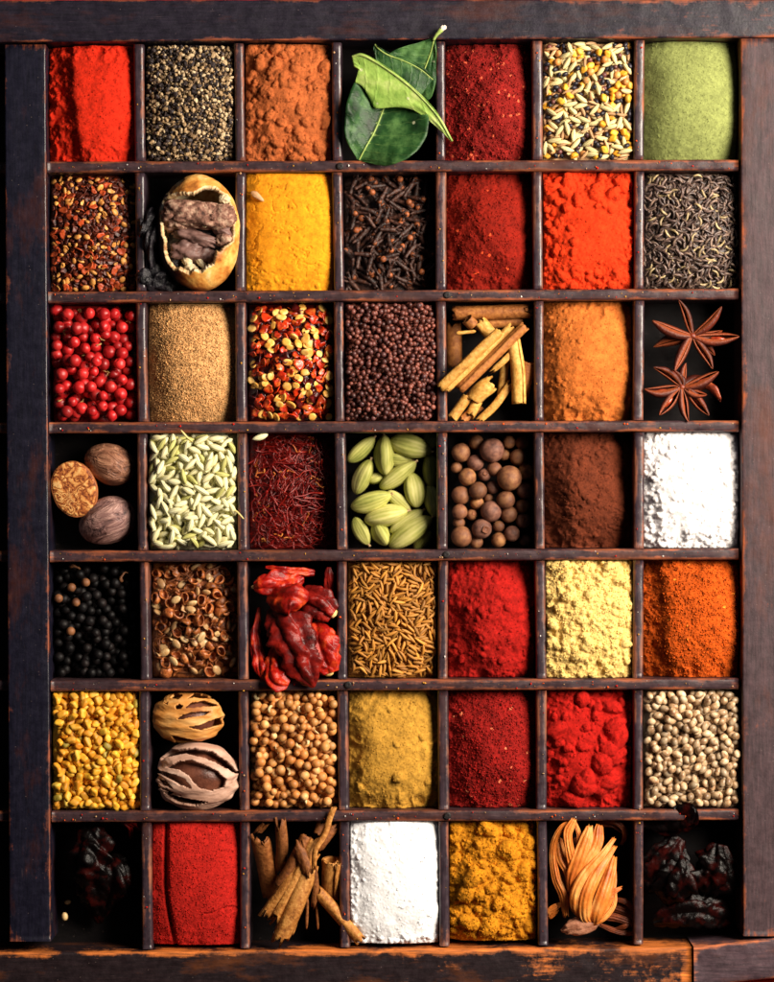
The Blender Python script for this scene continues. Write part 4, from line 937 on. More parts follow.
# ------------------------------------------------------------------ large single pieces
def zc(o, k):                       # corner and scale of an enlarged view of the photograph -> converter to plane points
    return lambda x, y, z=0.0: np.array([X(o[0] + x / k), Y(o[1] + y / k), z])

# allspice -----------------------------------------------------------
m_all = organic("allspice_skin", [(80, 48, 31), (136, 88, 54), (172, 122, 74)], 0.16, 0.6, 0.35, 0.3, 0.5, .9, .7, hue=(100, 62, 50)); m_alld = organic("dark_allspice_skin", [(70, 42, 36), (116, 76, 62), (146, 102, 82)], 0.16, 0.6, 0.35, 0.2, 0.5, .9, .7)
al = []
for i in range(4):
    def f(T, Ph, i=i):
        x = -np.cos(T); r = np.sin(T); w = 1 + .05 * fbm(np.cos(Ph) * r + i * 3, np.sin(Ph) * r + x * 2, 3, i); return x * w * 1.02, np.cos(Ph) * r * w, np.sin(Ph) * r * w
    al.append(ball(26, 17, f))
k_ = 24; a_ = np.linspace(0, 2 * math.pi, k_, endpoint=False); R_ = []
for rr, z in ((.32, .93), (.34, 1.06), (.27, 1.08), (.2, 1.0), (.05, .97)): R_.append(np.stack([rr * np.cos(a_) * (1 + .1 * np.sin(a_ * 4)), rr * np.sin(a_) * (1 + .1 * np.sin(a_ * 4)), a_ * 0 + z], -1))
cal = data("allspice_calyx", np.concatenate(R_), gridfaces(5, k_, True), organic("allspice_calyx_brown", [(84, 44, 28), (150, 90, 56)], .4, .7))
ab = [(130, 172, 68, 1, 0), (250, 90, 55, 0, 0), (372, 155, 88, 2, 0), (508, 90, 48, 1, 0), (612, 95, 50, 1, 0), (580, 208, 62, 1, 0), (468, 190, 40, 0, 0), (245, 250, 60, 2, 0), (95, 288, 40, 0, 0), (180, 362, 64, 1, 0), (318, 345, 46, 2, 1), (392, 300, 52, 0, 0), (505, 372, 90, 1, 0), (640, 320, 60, 1, 0), (128, 505, 66, 1, 0), (262, 470, 64, 1, 0), (382, 442, 48, 2, 0), (630, 468, 62, 2, 0), (478, 540, 66, 1, 0), (255, 565, 48, 0, 0), (348, 530, 32, 0, 0), (120, 635, 56, 1, 0), (215, 658, 40, 0, 1), (362, 632, 76, 2, 0), (505, 655, 60, 1, 0), (612, 590, 52, 1, 0), (620, 705, 54, 2, 1), (115, 720, 42, 0, 0), (290, 768, 72, 2, 1), (425, 748, 42, 1, 0), (530, 805, 58, 2, 0), (135, 828, 76, 1, 0), (250, 870, 48, 0, 0), (425, 855, 54, 1, 0), (635, 860, 42, 2, 0)]
b = Bed(3, 4, .6, -38, -42, wob=2, seed=40); C_ = zc((445, 430), 7.74)
order = sorted(range(len(ab)), key=lambda i: (ab[i][3] == 1, ab[i][2]))
rows = sorted(range(len(ab)), key=lambda i: ab[i][1]); lab = {}
RN = ["top", "second", "third", "fourth", "fifth", "sixth", "bottom"]; ON = ["first", "second", "third", "fourth", "fifth", "sixth", "seventh"]
for q in range(7):
    for j, i in enumerate(sorted(rows[q * 5:q * 5 + 5], key=lambda i: ab[i][0])):
        x, y, r, k, st = ab[i]; lab[i] = f"{'large' if r > 70 else 'small' if r < 50 else 'medium'} {'dark' if k == 2 else 'light brown' if k == 1 else 'brown'} allspice berry{' with a crown scar' if st else ''}, {ON[j]} from left in the {RN[q]} row"
for i in order:
    x, y, r, k, st = ab[i]; p = C_(x, y); R = r / 7.74 * 1.07
    it = b.drop((R, R, R), p[0], p[1], q=98)
    if k == 0: it['p'] = (it['p'][0], it['p'][1], it['p'][2] - 1)
    V, F = al[i % 4]; o = obj("allspice_berry", data("allspice_berry", V * R, F, m_alld if k == 2 else m_all), None, it['p'], (random.uniform(-.6, .6), random.uniform(-.6, .6), random.uniform(0, 6)))
    if st:
        o.rotation_euler = (random.uniform(-.25, .25), random.uniform(0, .5), 0); c = obj("calyx", cal, o); c.scale = (R * 1.15, R * 1.15, R)
    tag(o, lab[i], "berry", "allspice berries in their compartment")

# cardamom ------------------------------------------------------------
t = NT("cardamom_pod_skin"); sep = t.n('ShaderNodeSeparateXYZ'); tc = t.n('ShaderNodeTexCoord'); t.l(tc.outputs['Object'], sep.inputs[0])
an = t.math('ARCTAN2', sep.outputs[2], sep.outputs[1]); w = t.math('SINE', t.math('MULTIPLY', an, 15.0)); w = t.math('ADD', t.math('MULTIPLY', w, .05), t.noise(.05, 4, .6, t.stretch((.35, 1, 1))))
c = t.ramp(w, [(.28, lin((112, 120, 50))), (.48, lin((172, 172, 88))), (.7, lin((216, 208, 134)))]); br = t.maprange(t.R, 0, 1, .75, 1.15); cc = t.n('ShaderNodeCombineColor')
for i in range(3): t.l(br, cc.inputs[i])
t.bump(w, .5, 1.6); m_cd = t.done(t.mix(1.0, c, cc.outputs[0], 'MULTIPLY'), .6, .3)
m_cds = organic("cardamom_stalk", [(150, 110, 70), (226, 196, 150)], .4, .6, .3, .1)
def pod(L, Wd, seed):
    Wd *= 1.04
    def f(T, Ph):
        x = -np.cos(T); e = np.sin(T) ** 1.12
        ridge = 1 + .13 * np.cos(3 * Ph + .6 + seed) + .035 * np.cos(15 * Ph + x * 2)  + .03 * np.cos(9 * Ph) + .05 * fbm(np.cos(Ph) * 1.5 + seed * 3, x * 2 + np.sin(Ph) * 1.5, 2, seed)
        tip = .10 * np.exp(-((x - 1) / .10) ** 2); e = e * (1 - .12 * (x > 0) * x * x) + tip * .0
        return x * L / 2, np.cos(Ph) * e * Wd / 2 * ridge, np.sin(Ph) * e * Wd / 2 * ridge
    return ball(28, 22, f)
cd = [(430.4, 439.5, 24, 15, 60, "partly hidden dull green cardamom pod in the top right corner of its compartment"), (398.6, 459, 28, 13, -5, "half-buried green cardamom pod below the big pod at the top"), (376, 478.6, 16, 10, 20, "tiny green cardamom pod tip showing near the middle of its compartment"),
      (423, 541.5, 26, 12, 52, "partly hidden cardamom pod under the lowest big pod"), (399, 501, 30, 13, -41, "dark green cardamom pod slanting down behind the centre pods"), (407, 521.7, 40, 14, 34, "dark green slim cardamom pod right of the bright lower pod"), (381, 534, 27, 17, -62, "short upright cardamom pod in the middle of the bottom edge"),
      (361, 449, 36, 15, 43, "dark green cardamom pod in the top left corner of its compartment"), (363, 476.7, 38, 17, 66, "green cardamom pod leaning along the left divider, upper half"), (361, 531.6, 31, 14, -62, "green cardamom pod in the bottom left corner of its compartment"), (432.4, 501, 34, 16, 100, "green cardamom pod upright against the right divider, middle"),
      (430.4, 470, 36, 15, -88, "green cardamom pod upright against the right divider, upper half"), (411, 445.5, 44, 22, -15, "largest pale green cardamom pod across the top of its compartment"), (384.7, 454.8, 41, 19, 92, "yellow-green cardamom pod standing upright at the top centre"), (370.8, 501, 43, 19, 18, "green cardamom pod with a torn left end at mid left"),
      (414.5, 490, 36, 20, 100, "plump yellow-green cardamom pod right of the centre"), (398, 474.7, 45, 17, 36, "pale cream-green cardamom pod lying diagonally across the centre"), (386, 516, 45, 20, 13, "bright pale cardamom pod lying level below the centre"), (411, 533, 52, 21, 35, "long yellow-green cardamom pod lying diagonally in the bottom right")]
b = Bed(3, 3, .6, -38, -42, wob=2, seed=41)
for i, (px, py, L, Wd, an_, lb) in enumerate(cd):
    a = math.radians(an_); it = b.drop((L / 2, Wd / 2, Wd / 2), X(px), Y(py), a, q=80, maxs=.35)
    V, F = pod(L, Wd, i); o = obj("cardamom_pod", data("cardamom_pod", V, F, m_cd), None, it['p'], (it['R'] @ Matrix.Rotation(random.uniform(-.8, .8), 3, 'X')).to_euler()); tag(o, lb, "cardamom pod", "cardamom pods in their compartment")
    if i not in (2, 3, 6): V, F = tube(spline([(L / 2 - 1.2, 0, 0), (L / 2 + .8, .2, 0), (L / 2 + 2.4, .5, .2)], 6), np.array([1.6, 1.3, 1.1, 1.1, 1.3, 1.1]), 7); obj("stalk", data("cardamom_stalk", V, F, m_cds), o)

# nutmegs --------------------------------------------------------------
def nutmat(name, cs): 
    t = NT(name); w = t.noise(.09, 4, .6, t.stretch((.4, 1, 1)), 1.6); c = t.ramp(w, [(.32, lin(cs[0])), (.48, lin(cs[1])), (.66, lin(cs[2]))]); d = t.ramp(t.noise(.3, 3, .5, t.stretch((.5, 1, 1))), [(.3, (1, 1, 1)), (.38, (0, 0, 0))]); t.bump(w, 1.0, 4.5); return t.done(t.mix(t.math('MULTIPLY', d, .6), c, lin((40, 28, 30))), .5, .45)
m_nut = nutmat("brown_nutmeg_shell", ((84, 52, 38), (148, 98, 74), (184, 132, 102))); m_nut2 = nutmat("greyish_nutmeg_shell", ((66, 46, 46), (140, 102, 96), (190, 148, 136)))
def nut(a, b_, c, seed, wr=.05):
    def f(T, Ph):
        x = -np.cos(T); r = np.sin(T); w = 1 + wr * fbm(Ph * 0 + np.cos(Ph) * 2.6 + seed, np.sin(Ph) * 2.6 + x * .8, 4, seed) + .02 * np.sin(9 * Ph + 3 * fbm(x * 1.5, np.cos(Ph), 2, seed)); return x * a, r * np.cos(Ph) * b_ * w * (1 + .08 * x), r * np.sin(Ph) * c * w * (1 + .08 * x)
    return ball(48, 32, f)
V, F = nut(26.5, 20.5, 20, 1, .03); tag(obj("nutmeg", data("nutmeg", V, F, m_nut), None, (X(107), Y(463.5), -27), (0.2, -.15, -.35)), "smooth brown whole nutmeg, the upper one behind the cut half", "nutmeg", "nutmegs in their compartment")
V, F = nut(30, 23, 21, 2, .07); tag(obj("nutmeg", data("nutmeg", V, F, m_nut2), None, (X(104.5), Y(521.5), -28), (.3, -.1, .42)), "furrowed greyish brown whole nutmeg, the lower one by the cut half", "nutmeg", "nutmegs in their compartment")
hn = tag(empty("half_nutmeg", (X(72.5), Y(489), -18), (.10, -.10, .25)), "halved nutmeg with a pale marbled cut face turned upwards", "nutmeg", "nutmegs in their compartment")
def fh(T, Ph):
    x = -np.cos(T); r = np.sin(T); z = np.sin(Ph) * r; w = 1 + .03 * fbm(np.cos(Ph) * r * 2, x * 2, 3, 4); return np.cos(Ph) * r * 23 * w, x * 29 * w, np.where(z > .12, 3.0 - .0 * z, (z - .12) * 24 + 3)
V, F = ball(44, 34, fh); obj("shell", data("half_nutmeg_shell", V, F, organic("cut_nutmeg_rind", [(120, 66, 34), (190, 112, 60)], .15, .5, .4, 0, .5)), hn)
t = NT("marbled_nutmeg_cut"); sep = t.n('ShaderNodeSeparateXYZ'); tc = t.n('ShaderNodeTexCoord'); sc = t.n('ShaderNodeVectorMath', operation='SCALE'); sc.inputs['Scale'].default_value = 1 / S; t.l(tc.outputs['Object'], sc.inputs[0])
n1 = t.n('ShaderNodeTexNoise'); n1.inputs['Scale'].default_value = .09; n1.inputs['Detail'].default_value = 3; t.l(sc.outputs[0], n1.inputs['Vector']); mxv = t.n('ShaderNodeVectorMath', operation='MULTIPLY_ADD'); t.l(n1.outputs['Color'], mxv.inputs[0]); mxv.inputs[1].default_value = (26, 26, 0); t.l(sc.outputs[0], mxv.inputs[2])
t.l(mxv.outputs[0], sep.inputs[0]); an = t.math('ARCTAN2', t.math('SUBTRACT', sep.outputs[1], 5.0), t.math('SUBTRACT', sep.outputs[0], 6.0)); 
ln = t.n('ShaderNodeVectorMath', operation='LENGTH'); t.l(mxv.outputs[0], ln.inputs[0])
cb = t.n('ShaderNodeCombineXYZ'); t.l(t.math('MULTIPLY', an, 2.6), cb.inputs[0]); t.l(t.math('MULTIPLY', ln.outputs['Value'], .11), cb.inputs[1])
vo = t.n('ShaderNodeTexVoronoi', feature='DISTANCE_TO_EDGE'); vo.inputs['Scale'].default_value = 1.15; t.l(cb.outputs[0], vo.inputs['Vector'])
fine = t.noise(.35, 4, .7); w = t.math('ADD', vo.outputs[0], t.math('MULTIPLY', t.math('SUBTRACT', fine, .5), .45))
c = t.ramp(w, [(.0, lin((110, 52, 28))), (.10, lin((186, 106, 50))), (.2, lin((226, 158, 86))), (.4, lin((242, 196, 128)))]); t.bump(w, .6, 1.5); m_cut = t.done(c, .6, .3)
aa = np.linspace(0, 2 * math.pi, 56, endpoint=False); rr_ = np.array([0.06, .25, .5, .75, .93, 1.0]); wob_ = 1 + .035 * fbm(np.cos(aa) * 2, np.sin(aa) * 2, 3, 8)
Vc = np.concatenate([np.stack([22.2 * r * np.cos(aa) * wob_, 28.2 * r * np.sin(aa) * wob_, (1 - r ** 6) * 1.3 + 3.0 + .35 * fbm(np.cos(aa) * r * 6, np.sin(aa) * r * 6, 3, 4)], -1) for r in rr_] + [np.stack([22.2 * np.cos(aa) * wob_, 28.2 * np.sin(aa) * wob_, aa * 0 + 1.0], -1)])
obj("cut_face", data("nutmeg_cut_face", Vc, [q[::-1] for q in gridfaces(7, 56, True, True)] + [tuple(range(56))[::-1]], m_cut), hn)

# broken dried lime -------------------------------------------------------
C_ = zc((140, 165), 7.28); ctr = C_(418, 488, -8); lime = tag(empty("dried_lime", tuple(ctr)), "broken dried lime with a cracked amber shell and crumbly pulp, left of the turmeric", "dried fruit")
A, B_, Cz = 43, 58, 40
op = [(150, 330), (172, 250), (262, 212), (400, 215), (470, 172), (560, 165), (640, 225), (668, 290), (700, 350), (690, 560), (640, 600), (600, 650), (570, 640), (545, 745), (490, 760), (455, 800), (400, 780), (370, 810), (300, 770), (255, 775), (205, 715), (182, 640), (190, 560), (168, 520), (160, 430)]
op2 = [(186, 205), (205, 160), (245, 122), (310, 82), (322, 120), (292, 158), (245, 190), (212, 222)]
dm = zc((140, 165), 7.28)
opu, op2u = [[tuple((dm(x, y) - ctr)[:2]) for x, y in q] for q in (op, op2)]
nv, nu = 190, 220; th = np.linspace(.02, math.pi - .02, nv); ph = np.linspace(0, 2 * math.pi, nu, endpoint=False); T, Ph = np.meshgrid(th, ph, indexing='ij')
dirs = np.stack([np.sin(T) * np.cos(Ph), np.cos(T), np.sin(T) * np.sin(Ph)], -1); w = 1 + .035 * fbm(dirs[..., 0] * 2 + dirs[..., 2], dirs[..., 1] * 2, 4, 3)
base = dirs * np.array([A, B_, Cz]) * w[..., None]; base[..., 0] += 2.5 * np.clip(-dirs[..., 1], 0, 1)
jx, jy = 1.0 * fbm(base[..., 0] / 3, base[..., 1] / 3, 3, 5), 1.0 * fbm(base[..., 0] / 3, base[..., 1] / 3, 3, 6)
hole = (inpoly(base[..., 0] + jx, base[..., 1] + jy, opu) | inpoly(base[..., 0] + jx, base[..., 1] + jy, op2u)) & (base[..., 2] > -4)
def shellmesh(base, hole, inner, closed=True):
    nv, nu = hole.shape; V = np.concatenate([base.reshape(-1, 3), inner.reshape(-1, 3)]); o = nv * nu; F = []; outer = shellmesh.outer; outer.clear()
    keep = ~hole; fk_ = np.zeros((nv - 1, nu), bool)
    for i in range(nv - 1):
        for j in range(nu):
            k = (j + 1) % nu
            if keep[i, j] and keep[i, k] and keep[i + 1, j] and keep[i + 1, k]: fk_[i, j] = True
    for i in range(nv - 1):
        for j in range(nu):
            if not fk_[i, j]: continue
            k = (j + 1) % nu; a, b2, c2, d2 = i * nu + j, i * nu + k, (i + 1) * nu + k, (i + 1) * nu + j
            F.append((a, b2, c2, d2)); outer.add(len(F) - 1); F.append((o + d2, o + c2, o + b2, o + a))
            if i == 0 or not fk_[i - 1, j]: F.append((b2, a, o + a, o + b2))
            if i == nv - 2 or not fk_[i + 1, j]: F.append((d2, c2, o + c2, o + d2))
            if not fk_[i, j - 1]: F.append((a, d2, o + d2, o + a))
            if not fk_[i, k]: F.append((c2, b2, o + b2, o + c2))
    used = sorted({v for f in F for v in f}); mp = {v: i for i, v in enumerate(used)}
    return V[used], [tuple(mp[v] for v in f) for f in F]
shellmesh.outer = set(); V, F = shellmesh(base, hole, base * .91)
t = NT("amber_lime_shell"); sep = t.n('ShaderNodeSeparateXYZ'); tc = t.n('ShaderNodeTexCoord'); sc = t.n('ShaderNodeVectorMath', operation='SCALE'); sc.inputs['Scale'].default_value = 1 / S; t.l(tc.outputs['Object'], sc.inputs[0]); t.l(sc.outputs[0], sep.inputs[0])
n_ = t.noise(.05, 5, .65); c = t.ramp(n_, [(.3, lin((120, 62, 26))), (.45, lin((206, 132, 56))), (.6, lin((238, 184, 96))), (.75, lin((248, 220, 160)))])
ch = t.math('ADD', t.math('ADD', sep.outputs[0], 17.0), t.math('MULTIPLY', t.math('SUBTRACT', n_, .5), 40.0)); chm = t.maprange(ch, -8, 6, 1, 0); c = t.mix(chm, c, lin((34, 20, 18)))
t.bump(t.noise(.3, 4), .4, 1); m_lime = t.done(c, .45, .45); me_l = data("lime_shell", V, F, m_lime); m_rim = organic("pale_shell_rim", [(150, 100, 60), (222, 190, 140), (244, 228, 196)], .1, .6, .3, 0, .4); me_l.materials.append(m_rim)
me_l.polygons.foreach_set("material_index", [0 if i in shellmesh.outer else 1 for i in range(len(F))]); obj("shell", me_l, lime)
m_pulp = organic("grey_brown_pulp", [(56, 34, 28), (142, 100, 84), (212, 178, 152)], .14, .7, .3, 0, .9, .35, 2.5); m_slab = organic("grey_lime_segment", [(92, 66, 60), (132, 98, 90)], .1, .5, .4, 0, .4, .3, 1); m_pith = organic("white_pith", [(206, 176, 128), (246, 232, 196)], .2, .7, .3, 0, .6); m_char = organic("charred_peel", [(10, 9, 11), (30, 28, 34), (52, 46, 52)], .1, .4, .5, 0, 1.0, .2, 3)
def lump(cx, cy, cz, a, b_, c, rot, seed, wr=.22, fr=1.6, n=(40, 28)):
    def f(T, Ph):
        x = -np.cos(T); r = np.sin(T); y, z = np.cos(Ph) * r, np.sin(Ph) * r; w = 1 + wr * fbm(x * fr + seed + z, y * fr + z * .7, 4, seed) + wr * .5 * fbm(x * fr * 3 + z * 2, y * fr * 3 - z, 3, seed + 4); X_, Y_ = x * a * w, y * b_ * w; ca, sa = math.cos(rot), math.sin(rot); return X_ * ca - Y_ * sa + cx, X_ * sa + Y_ * ca + cy, z * c * w + cz
    return ball(n[0], n[1], f)
def lz(x, y, z): p = dm(x, y, 0) - ctr; return p[0], p[1], z
def addl(name, mat, parts):
    m = MB()
    for p in parts: m.add(*lump(*p))
    m.build(name, mat, lime)
addl("pulp", m_pulp, [(*lz(420, 370, 14), 35, 15, 19, -.12, 1, .3, 2.2, (64, 48)), (*lz(580, 390, 16), 16, 13, 14, 0, 2, .35, 2.2), (*lz(270, 390, 10), 17, 13, 17, .2, 3, .35, 2.2), (*lz(620, 540, 8), 10, 8, 12, .6, 6)])
addl("dark_core", m_char, [(*lz(420, 560, -6), 33, 40, 15, 0, 4), (*lz(560, 590, 4), 14, 6, 9, -.2, 5), (*lz(250, 690, 2), 8, 8, 9, 0, 7)])
addl("segment", m_slab, [(*lz(400, 525, 12), 22, 8, 9, -.28, 8, .42, 2), (*lz(335, 620, 11), 17, 10, 9, .1, 9, .42, 2), (*lz(470, 660, 6), 14, 9, 8, .3, 12, .42, 2), (*lz(600, 470, 12), 12, 7, 9, -.5, 18, .3)])
addl("pith", m_pith, [(*lz(345, 690, 11), 5, 6, 6, .3, 10, .3), (*lz(375, 760, 12), 7, 5, 6, -.4, 11, .3), (*lz(480, 440, 24), 3, 4, 3, 0, 13), (*lz(620, 255, 20), 6, 5, 5, -.4, 15, .3), (*lz(450, 720, 10), 3.5, 9, 4, .75, 16), (*lz(300, 330, 24), 5, 3, 3, .2, 31, .4), (*lz(500, 300, 22), 6, 2.5, 3, -.1, 32, .4), (*lz(620, 560, 10), 6, 3, 3, .6, 33, .4)])
addl("charred_peel", m_char, [(*lz(80, 560, -6), 10, 30, 20, 0, 17, .4, 2.2), (*lz(105, 790, -8), 18, 14, 18, .3, 18, .5, 2.2), (*lz(45, 430, 2), 8, 14, 10, -.3, 19, .5, 2.2), (*lz(190, 850, -16), 15, 9, 14, .2, 20, .5, 2.2)])

# leaves -------------------------------------------------------------------
def leafmat(name, dark, mid, lite, pale=None):
    t = NT(name); n_ = t.noise(.045, 4, .6); c = t.ramp(n_, [(.3, lin(dark)), (.5, lin(mid)), (.7, lin(lite))]); vein = t.attr('wear')
    c = t.mix(t.maprange(vein, .45, .9, 0, .8), c, lin((150, 176, 96))); sp = t.ramp(t.voro(.05), [(.06, (1, 1, 1)), (.10, (0, 0, 0))]); c = t.mix(t.math('MULTIPLY', sp, .6), c, lin((210, 206, 170)))
    t.bump(t.math('ADD', t.noise(.12, 4, .6), t.math('MULTIPLY', vein, .5)), .4, 2); return t.done(c, .48, .25)
m_lfd = leafmat("dark_green_leaf", (16, 36, 18), (36, 72, 34), (84, 122, 66)); m_lfl = leafmat("light_green_leaf", (110, 150, 60), (160, 192, 92), (204, 216, 136))
m_rib = organic("pale_leaf_rib", [(120, 150, 70), (180, 196, 110)], .2, .5, .4, 0, .2); m_tip = organic("white_cut_tip", [(220, 206, 190), (246, 240, 230)], .4, .6, .3, 0)
def leaf(label, mid, left, right, mat, mat2=None, split=.6, cup=.25, n=60, m=15, seed=0, wav=3.6, th=.7, ribr=(.9, .4), tipcap=None):
    """blade from a midrib path (px,px,height) and the widths to its left and right along it"""
    Pm = spline([(X(x), Y(y), z) for x, y, z in mid], n); c0 = Pm[n // 2].copy(); T, N, B = frames(Pm)
    q = np.linspace(0, 1, m); tt = np.linspace(0, 1, n); wl = np.interp(tt, np.linspace(0, 1, len(left)), left); wr_ = np.interp(tt, np.linspace(0, 1, len(right)), right)
    ker = np.array([1, 2, 3, 2, 1]) / 9.0; sm = lambda v: np.convolve(np.pad(v, 2, mode='edge'), ker, 'valid'); wl, wr_ = sm(wl), sm(wr_)
    rows = []; at = []
    S2 = np.concatenate([-q[::-1], q[1:]])
    for i in range(n):
        s_ = S2; wd = np.where(s_ < 0, wl[i], wr_[i]); wdp = s_ * wd
        z = cup * np.abs(wdp) ** 1.15 * (0.6 if True else 1) + wav * fbm(tt[i] * 4 + s_ * .8 + seed, s_ * 2 + seed, 3, seed) * np.abs(s_) ** .8 + .35 * np.abs(np.sin((tt[i] * 9 - np.abs(s_) * 1.4) * math.pi)) * np.abs(s_) * (1 - np.abs(s_))
        rows.append(Pm[i] - c0 + np.outer(wdp, B[i]) + np.outer(z, N[i] if N[i][2] > 0 else -N[i])); vv = np.exp(-(s_ * wd / 1.0) ** 2) * .9; side = np.abs(((tt[i] * 8 - np.abs(s_) * 1.3) % 1) - .5) < .07; at.append(np.maximum(vv, np.where(side, .55, 0)))
    top = np.array(rows); nrm = np.array([0, 0, -th]); bot = top + nrm; k = len(S2); o = n * k
    V = np.concatenate([top.reshape(-1, 3), bot.reshape(-1, 3)]); F = gridfaces(n, k) + [tuple(i + o for i in f) for f in gridfaces(n, k, False, True)]
    for i in range(n - 1): F.append((i * k, (i + 1) * k, o + (i + 1) * k, o + i * k)); F.append((i * k + k - 1, o + i * k + k - 1, o + (i + 1) * k + k - 1, (i + 1) * k + k - 1))
    for j in range(k - 1): e = (n - 1) * k; F.append((j, o + j, o + j + 1, j + 1)); F.append((e + j, e + j + 1, o + e + j + 1, o + e + j))
    at = np.array(at).ravel(); root = tag(empty("green_leaf", tuple(c0)), label, "leaf", "fresh green leaves in their compartment")
    me_b = data("leaf_blade", V, F, mat, True, np.concatenate([at, at]))
    if mat2:
        me_b.materials.append(mat2); me_b.polygons.foreach_set('material_index', [1 if (((f[0] % o) // k) / n > split + .06 * math.sin((f[0] % k) * .9) - .012 * (f[0] % k - k / 2)) else 0 for f in F])
    obj("blade", me_b, root)
    V, F = tube(Pm - c0 + np.array([0, 0, .25]), np.linspace(ribr[0], ribr[1], n), 7); obj("midrib", data("leaf_midrib", V, F, m_rib), root)
    if tipcap:
        V, F = tube(spline([(X(x) - c0[0], Y(y) - c0[1], z - c0[2]) for x, y, z in tipcap], 8), np.array([1.4, 1.5, 1.6, 1.7, 2.0, 2.4, 2.6, 1.6]), 8, wob=.2); obj("stalk", data("leaf_stalk", V, F, m_rib), root)
        V, F = lump(X(tipcap[-1][0]) - c0[0], Y(tipcap[-1][1]) - c0[1], tipcap[-1][2] - c0[2] + .6, 3.4, 2.6, 2.2, .5, 3, .2); obj("cut_tip", data("leaf_cut_tip", V, F, m_tip), root)
leaf("large dark green leaf at the bottom with its pale base end lowest", [(359, 160, -1), (366, 147, 2), (375, 130, -3), (384, 106, -10), (392, 80, -20)], [2, 16, 27, 33, 36, 37, 36, 28], [2, 26, 42, 48, 50, 46, 34, 14], m_lfd, None, .6, .42, seed=1, wav=6)
leaf("dark green leaf at the top, its cut stalk lying over the top rail", [(434, 40, 9), (431, 52, 5), (425, 68, 0), (418, 84, -5), (408, 100, -14)], [1, 5, 9, 15, 18, 10], [2, 18, 34, 44, 44, 30], m_lfd, None, .6, .1, seed=2, wav=5, tipcap=[(433, 42, 9), (437, 36, 11), (443, 30, 12)])
leaf("folded dark green leaf in the middle with a curled pale tip at its upper left", [(375, 45, 3), (379, 50, 5), (388, 56, 6), (404, 62, 6), (420, 70, 5), (433, 80, 2)], [1, 2, 3, 4, 4, 2], [1, 7, 20, 30, 34, 26], m_lfd, None, .6, -.14, seed=3, wav=5)
leaf("bright light green leaf lying diagonally over the dark ones", [(352, 58, 8), (362, 57, 11), (379, 66, 12), (398, 79, 12), (418, 96, 11), (437, 117, 9), (452, 142, 6)], [1, 2, 2, 2, 2, 2, 1], [9, 22, 28, 27, 33, 40, 26, 15, 11, 6, 1], m_lfl, None, .6, -.22, seed=4, wav=4.5, ribr=(1.3, .8))

# star anise -----------------------------------------------------------------
m_st = organic("star_anise_husk", [(70, 22, 12), (126, 48, 24), (168, 84, 46)], .1, .42, .5, .12, .6, .35, 1.5, stretch=(.4, 1, 1)); m_sd = organic("star_anise_seed", [(110, 30, 16), (160, 62, 30)], .2, .2, .7, .1, 0)
t = NT('star_anise_pod_wall'); n_ = t.noise(.1, 4, .6, t.stretch((.4, 1, 1))); c = t.ramp(n_, [(.3, lin((30, 9, 5))), (.5, lin((66, 20, 9))), (.68, lin((104, 36, 16)))]); c = t.mix(t.math('MULTIPLY', t.attr('wear'), .75), c, lin((168, 82, 42))); t.bump(t.noise(.35, 4, .6), .6, 1.5); m_stp = t.done(c, .5, .35)  # wear channel holds the pod rims here: painted as lit, walls as shaded
def carpel(L, Wd, Hh, open_, seed):
    """boat-shaped pod along +x with a split on top"""
    n, k = 26, 13; tt = np.linspace(0, 1, n); pr = np.sin(np.pi * np.clip(tt * .86 + .10, 0, 1)) ** .8; pr[-1] = .03; pr = pr * (1 - .25 * (tt > .75) * (tt - .75) * 4); gap = open_ * np.sin(np.pi * np.clip((tt - .12) / .86, 0, 1)) ** .7
    P0 = np.stack([tt * L, 0.8 * np.sin(tt * 5 + seed), 2.2 * tt ** 3 * (1 if seed % 2 else .3) * 2], -1)
    out = []
    for s_ in (1, 0):
        a = np.linspace(0, 1, k); sec = []
        for i in range(n):
            w, h = Wd / 2 * pr[i] - (0 if s_ else .55), Hh * (pr[i] * .8 + .2) - (0 if s_ else .6); ang = np.pi * (a - .5); g = gap[i]
            y = np.sin(ang * 1.0) ; prof_y = np.where(a < .5, -1, 1) * np.interp(np.abs(a - .5) * 2, [0, .3, .6, .85, 1], [0, .65, 1, .75, 0]) * max(w, .1) + np.where(a < .5, -1, 1) * np.interp(np.abs(a - .5) * 2, [0, .5, 1], [0, 0, 1]) * (g + .12)
            prof_z = np.interp(np.abs(a - .5) * 2, [0, .3, .6, .85, 1], [-1, -.85, -.45, -.1, .06]) * max(h, .15); sec.append(np.stack([np.full(k, P0[i, 0]), P0[i, 1] + prof_y, P0[i, 2] + prof_z + (0 if s_ else .0)], -1))
        out.append(np.array(sec))
    o = n * k; V = np.concatenate([out[0].reshape(-1, 3), out[1].reshape(-1, 3)]); F = gridfaces(n, k, False, True) + [tuple(i + o for i in f) for f in gridfaces(n, k)]
    for i in range(n - 1): F.append((i * k, o + i * k, o + (i + 1) * k, (i + 1) * k)); F.append((i * k + k - 1, (i + 1) * k + k - 1, o + (i + 1) * k + k - 1, o + i * k + k - 1))
    at = np.tile(np.clip((np.abs(np.linspace(0, 1, k) - .5) * 2 - .86) / .12, 0, 1), 2 * n)
    return V, F, at
C_ = zc((640, 295), 7.37)
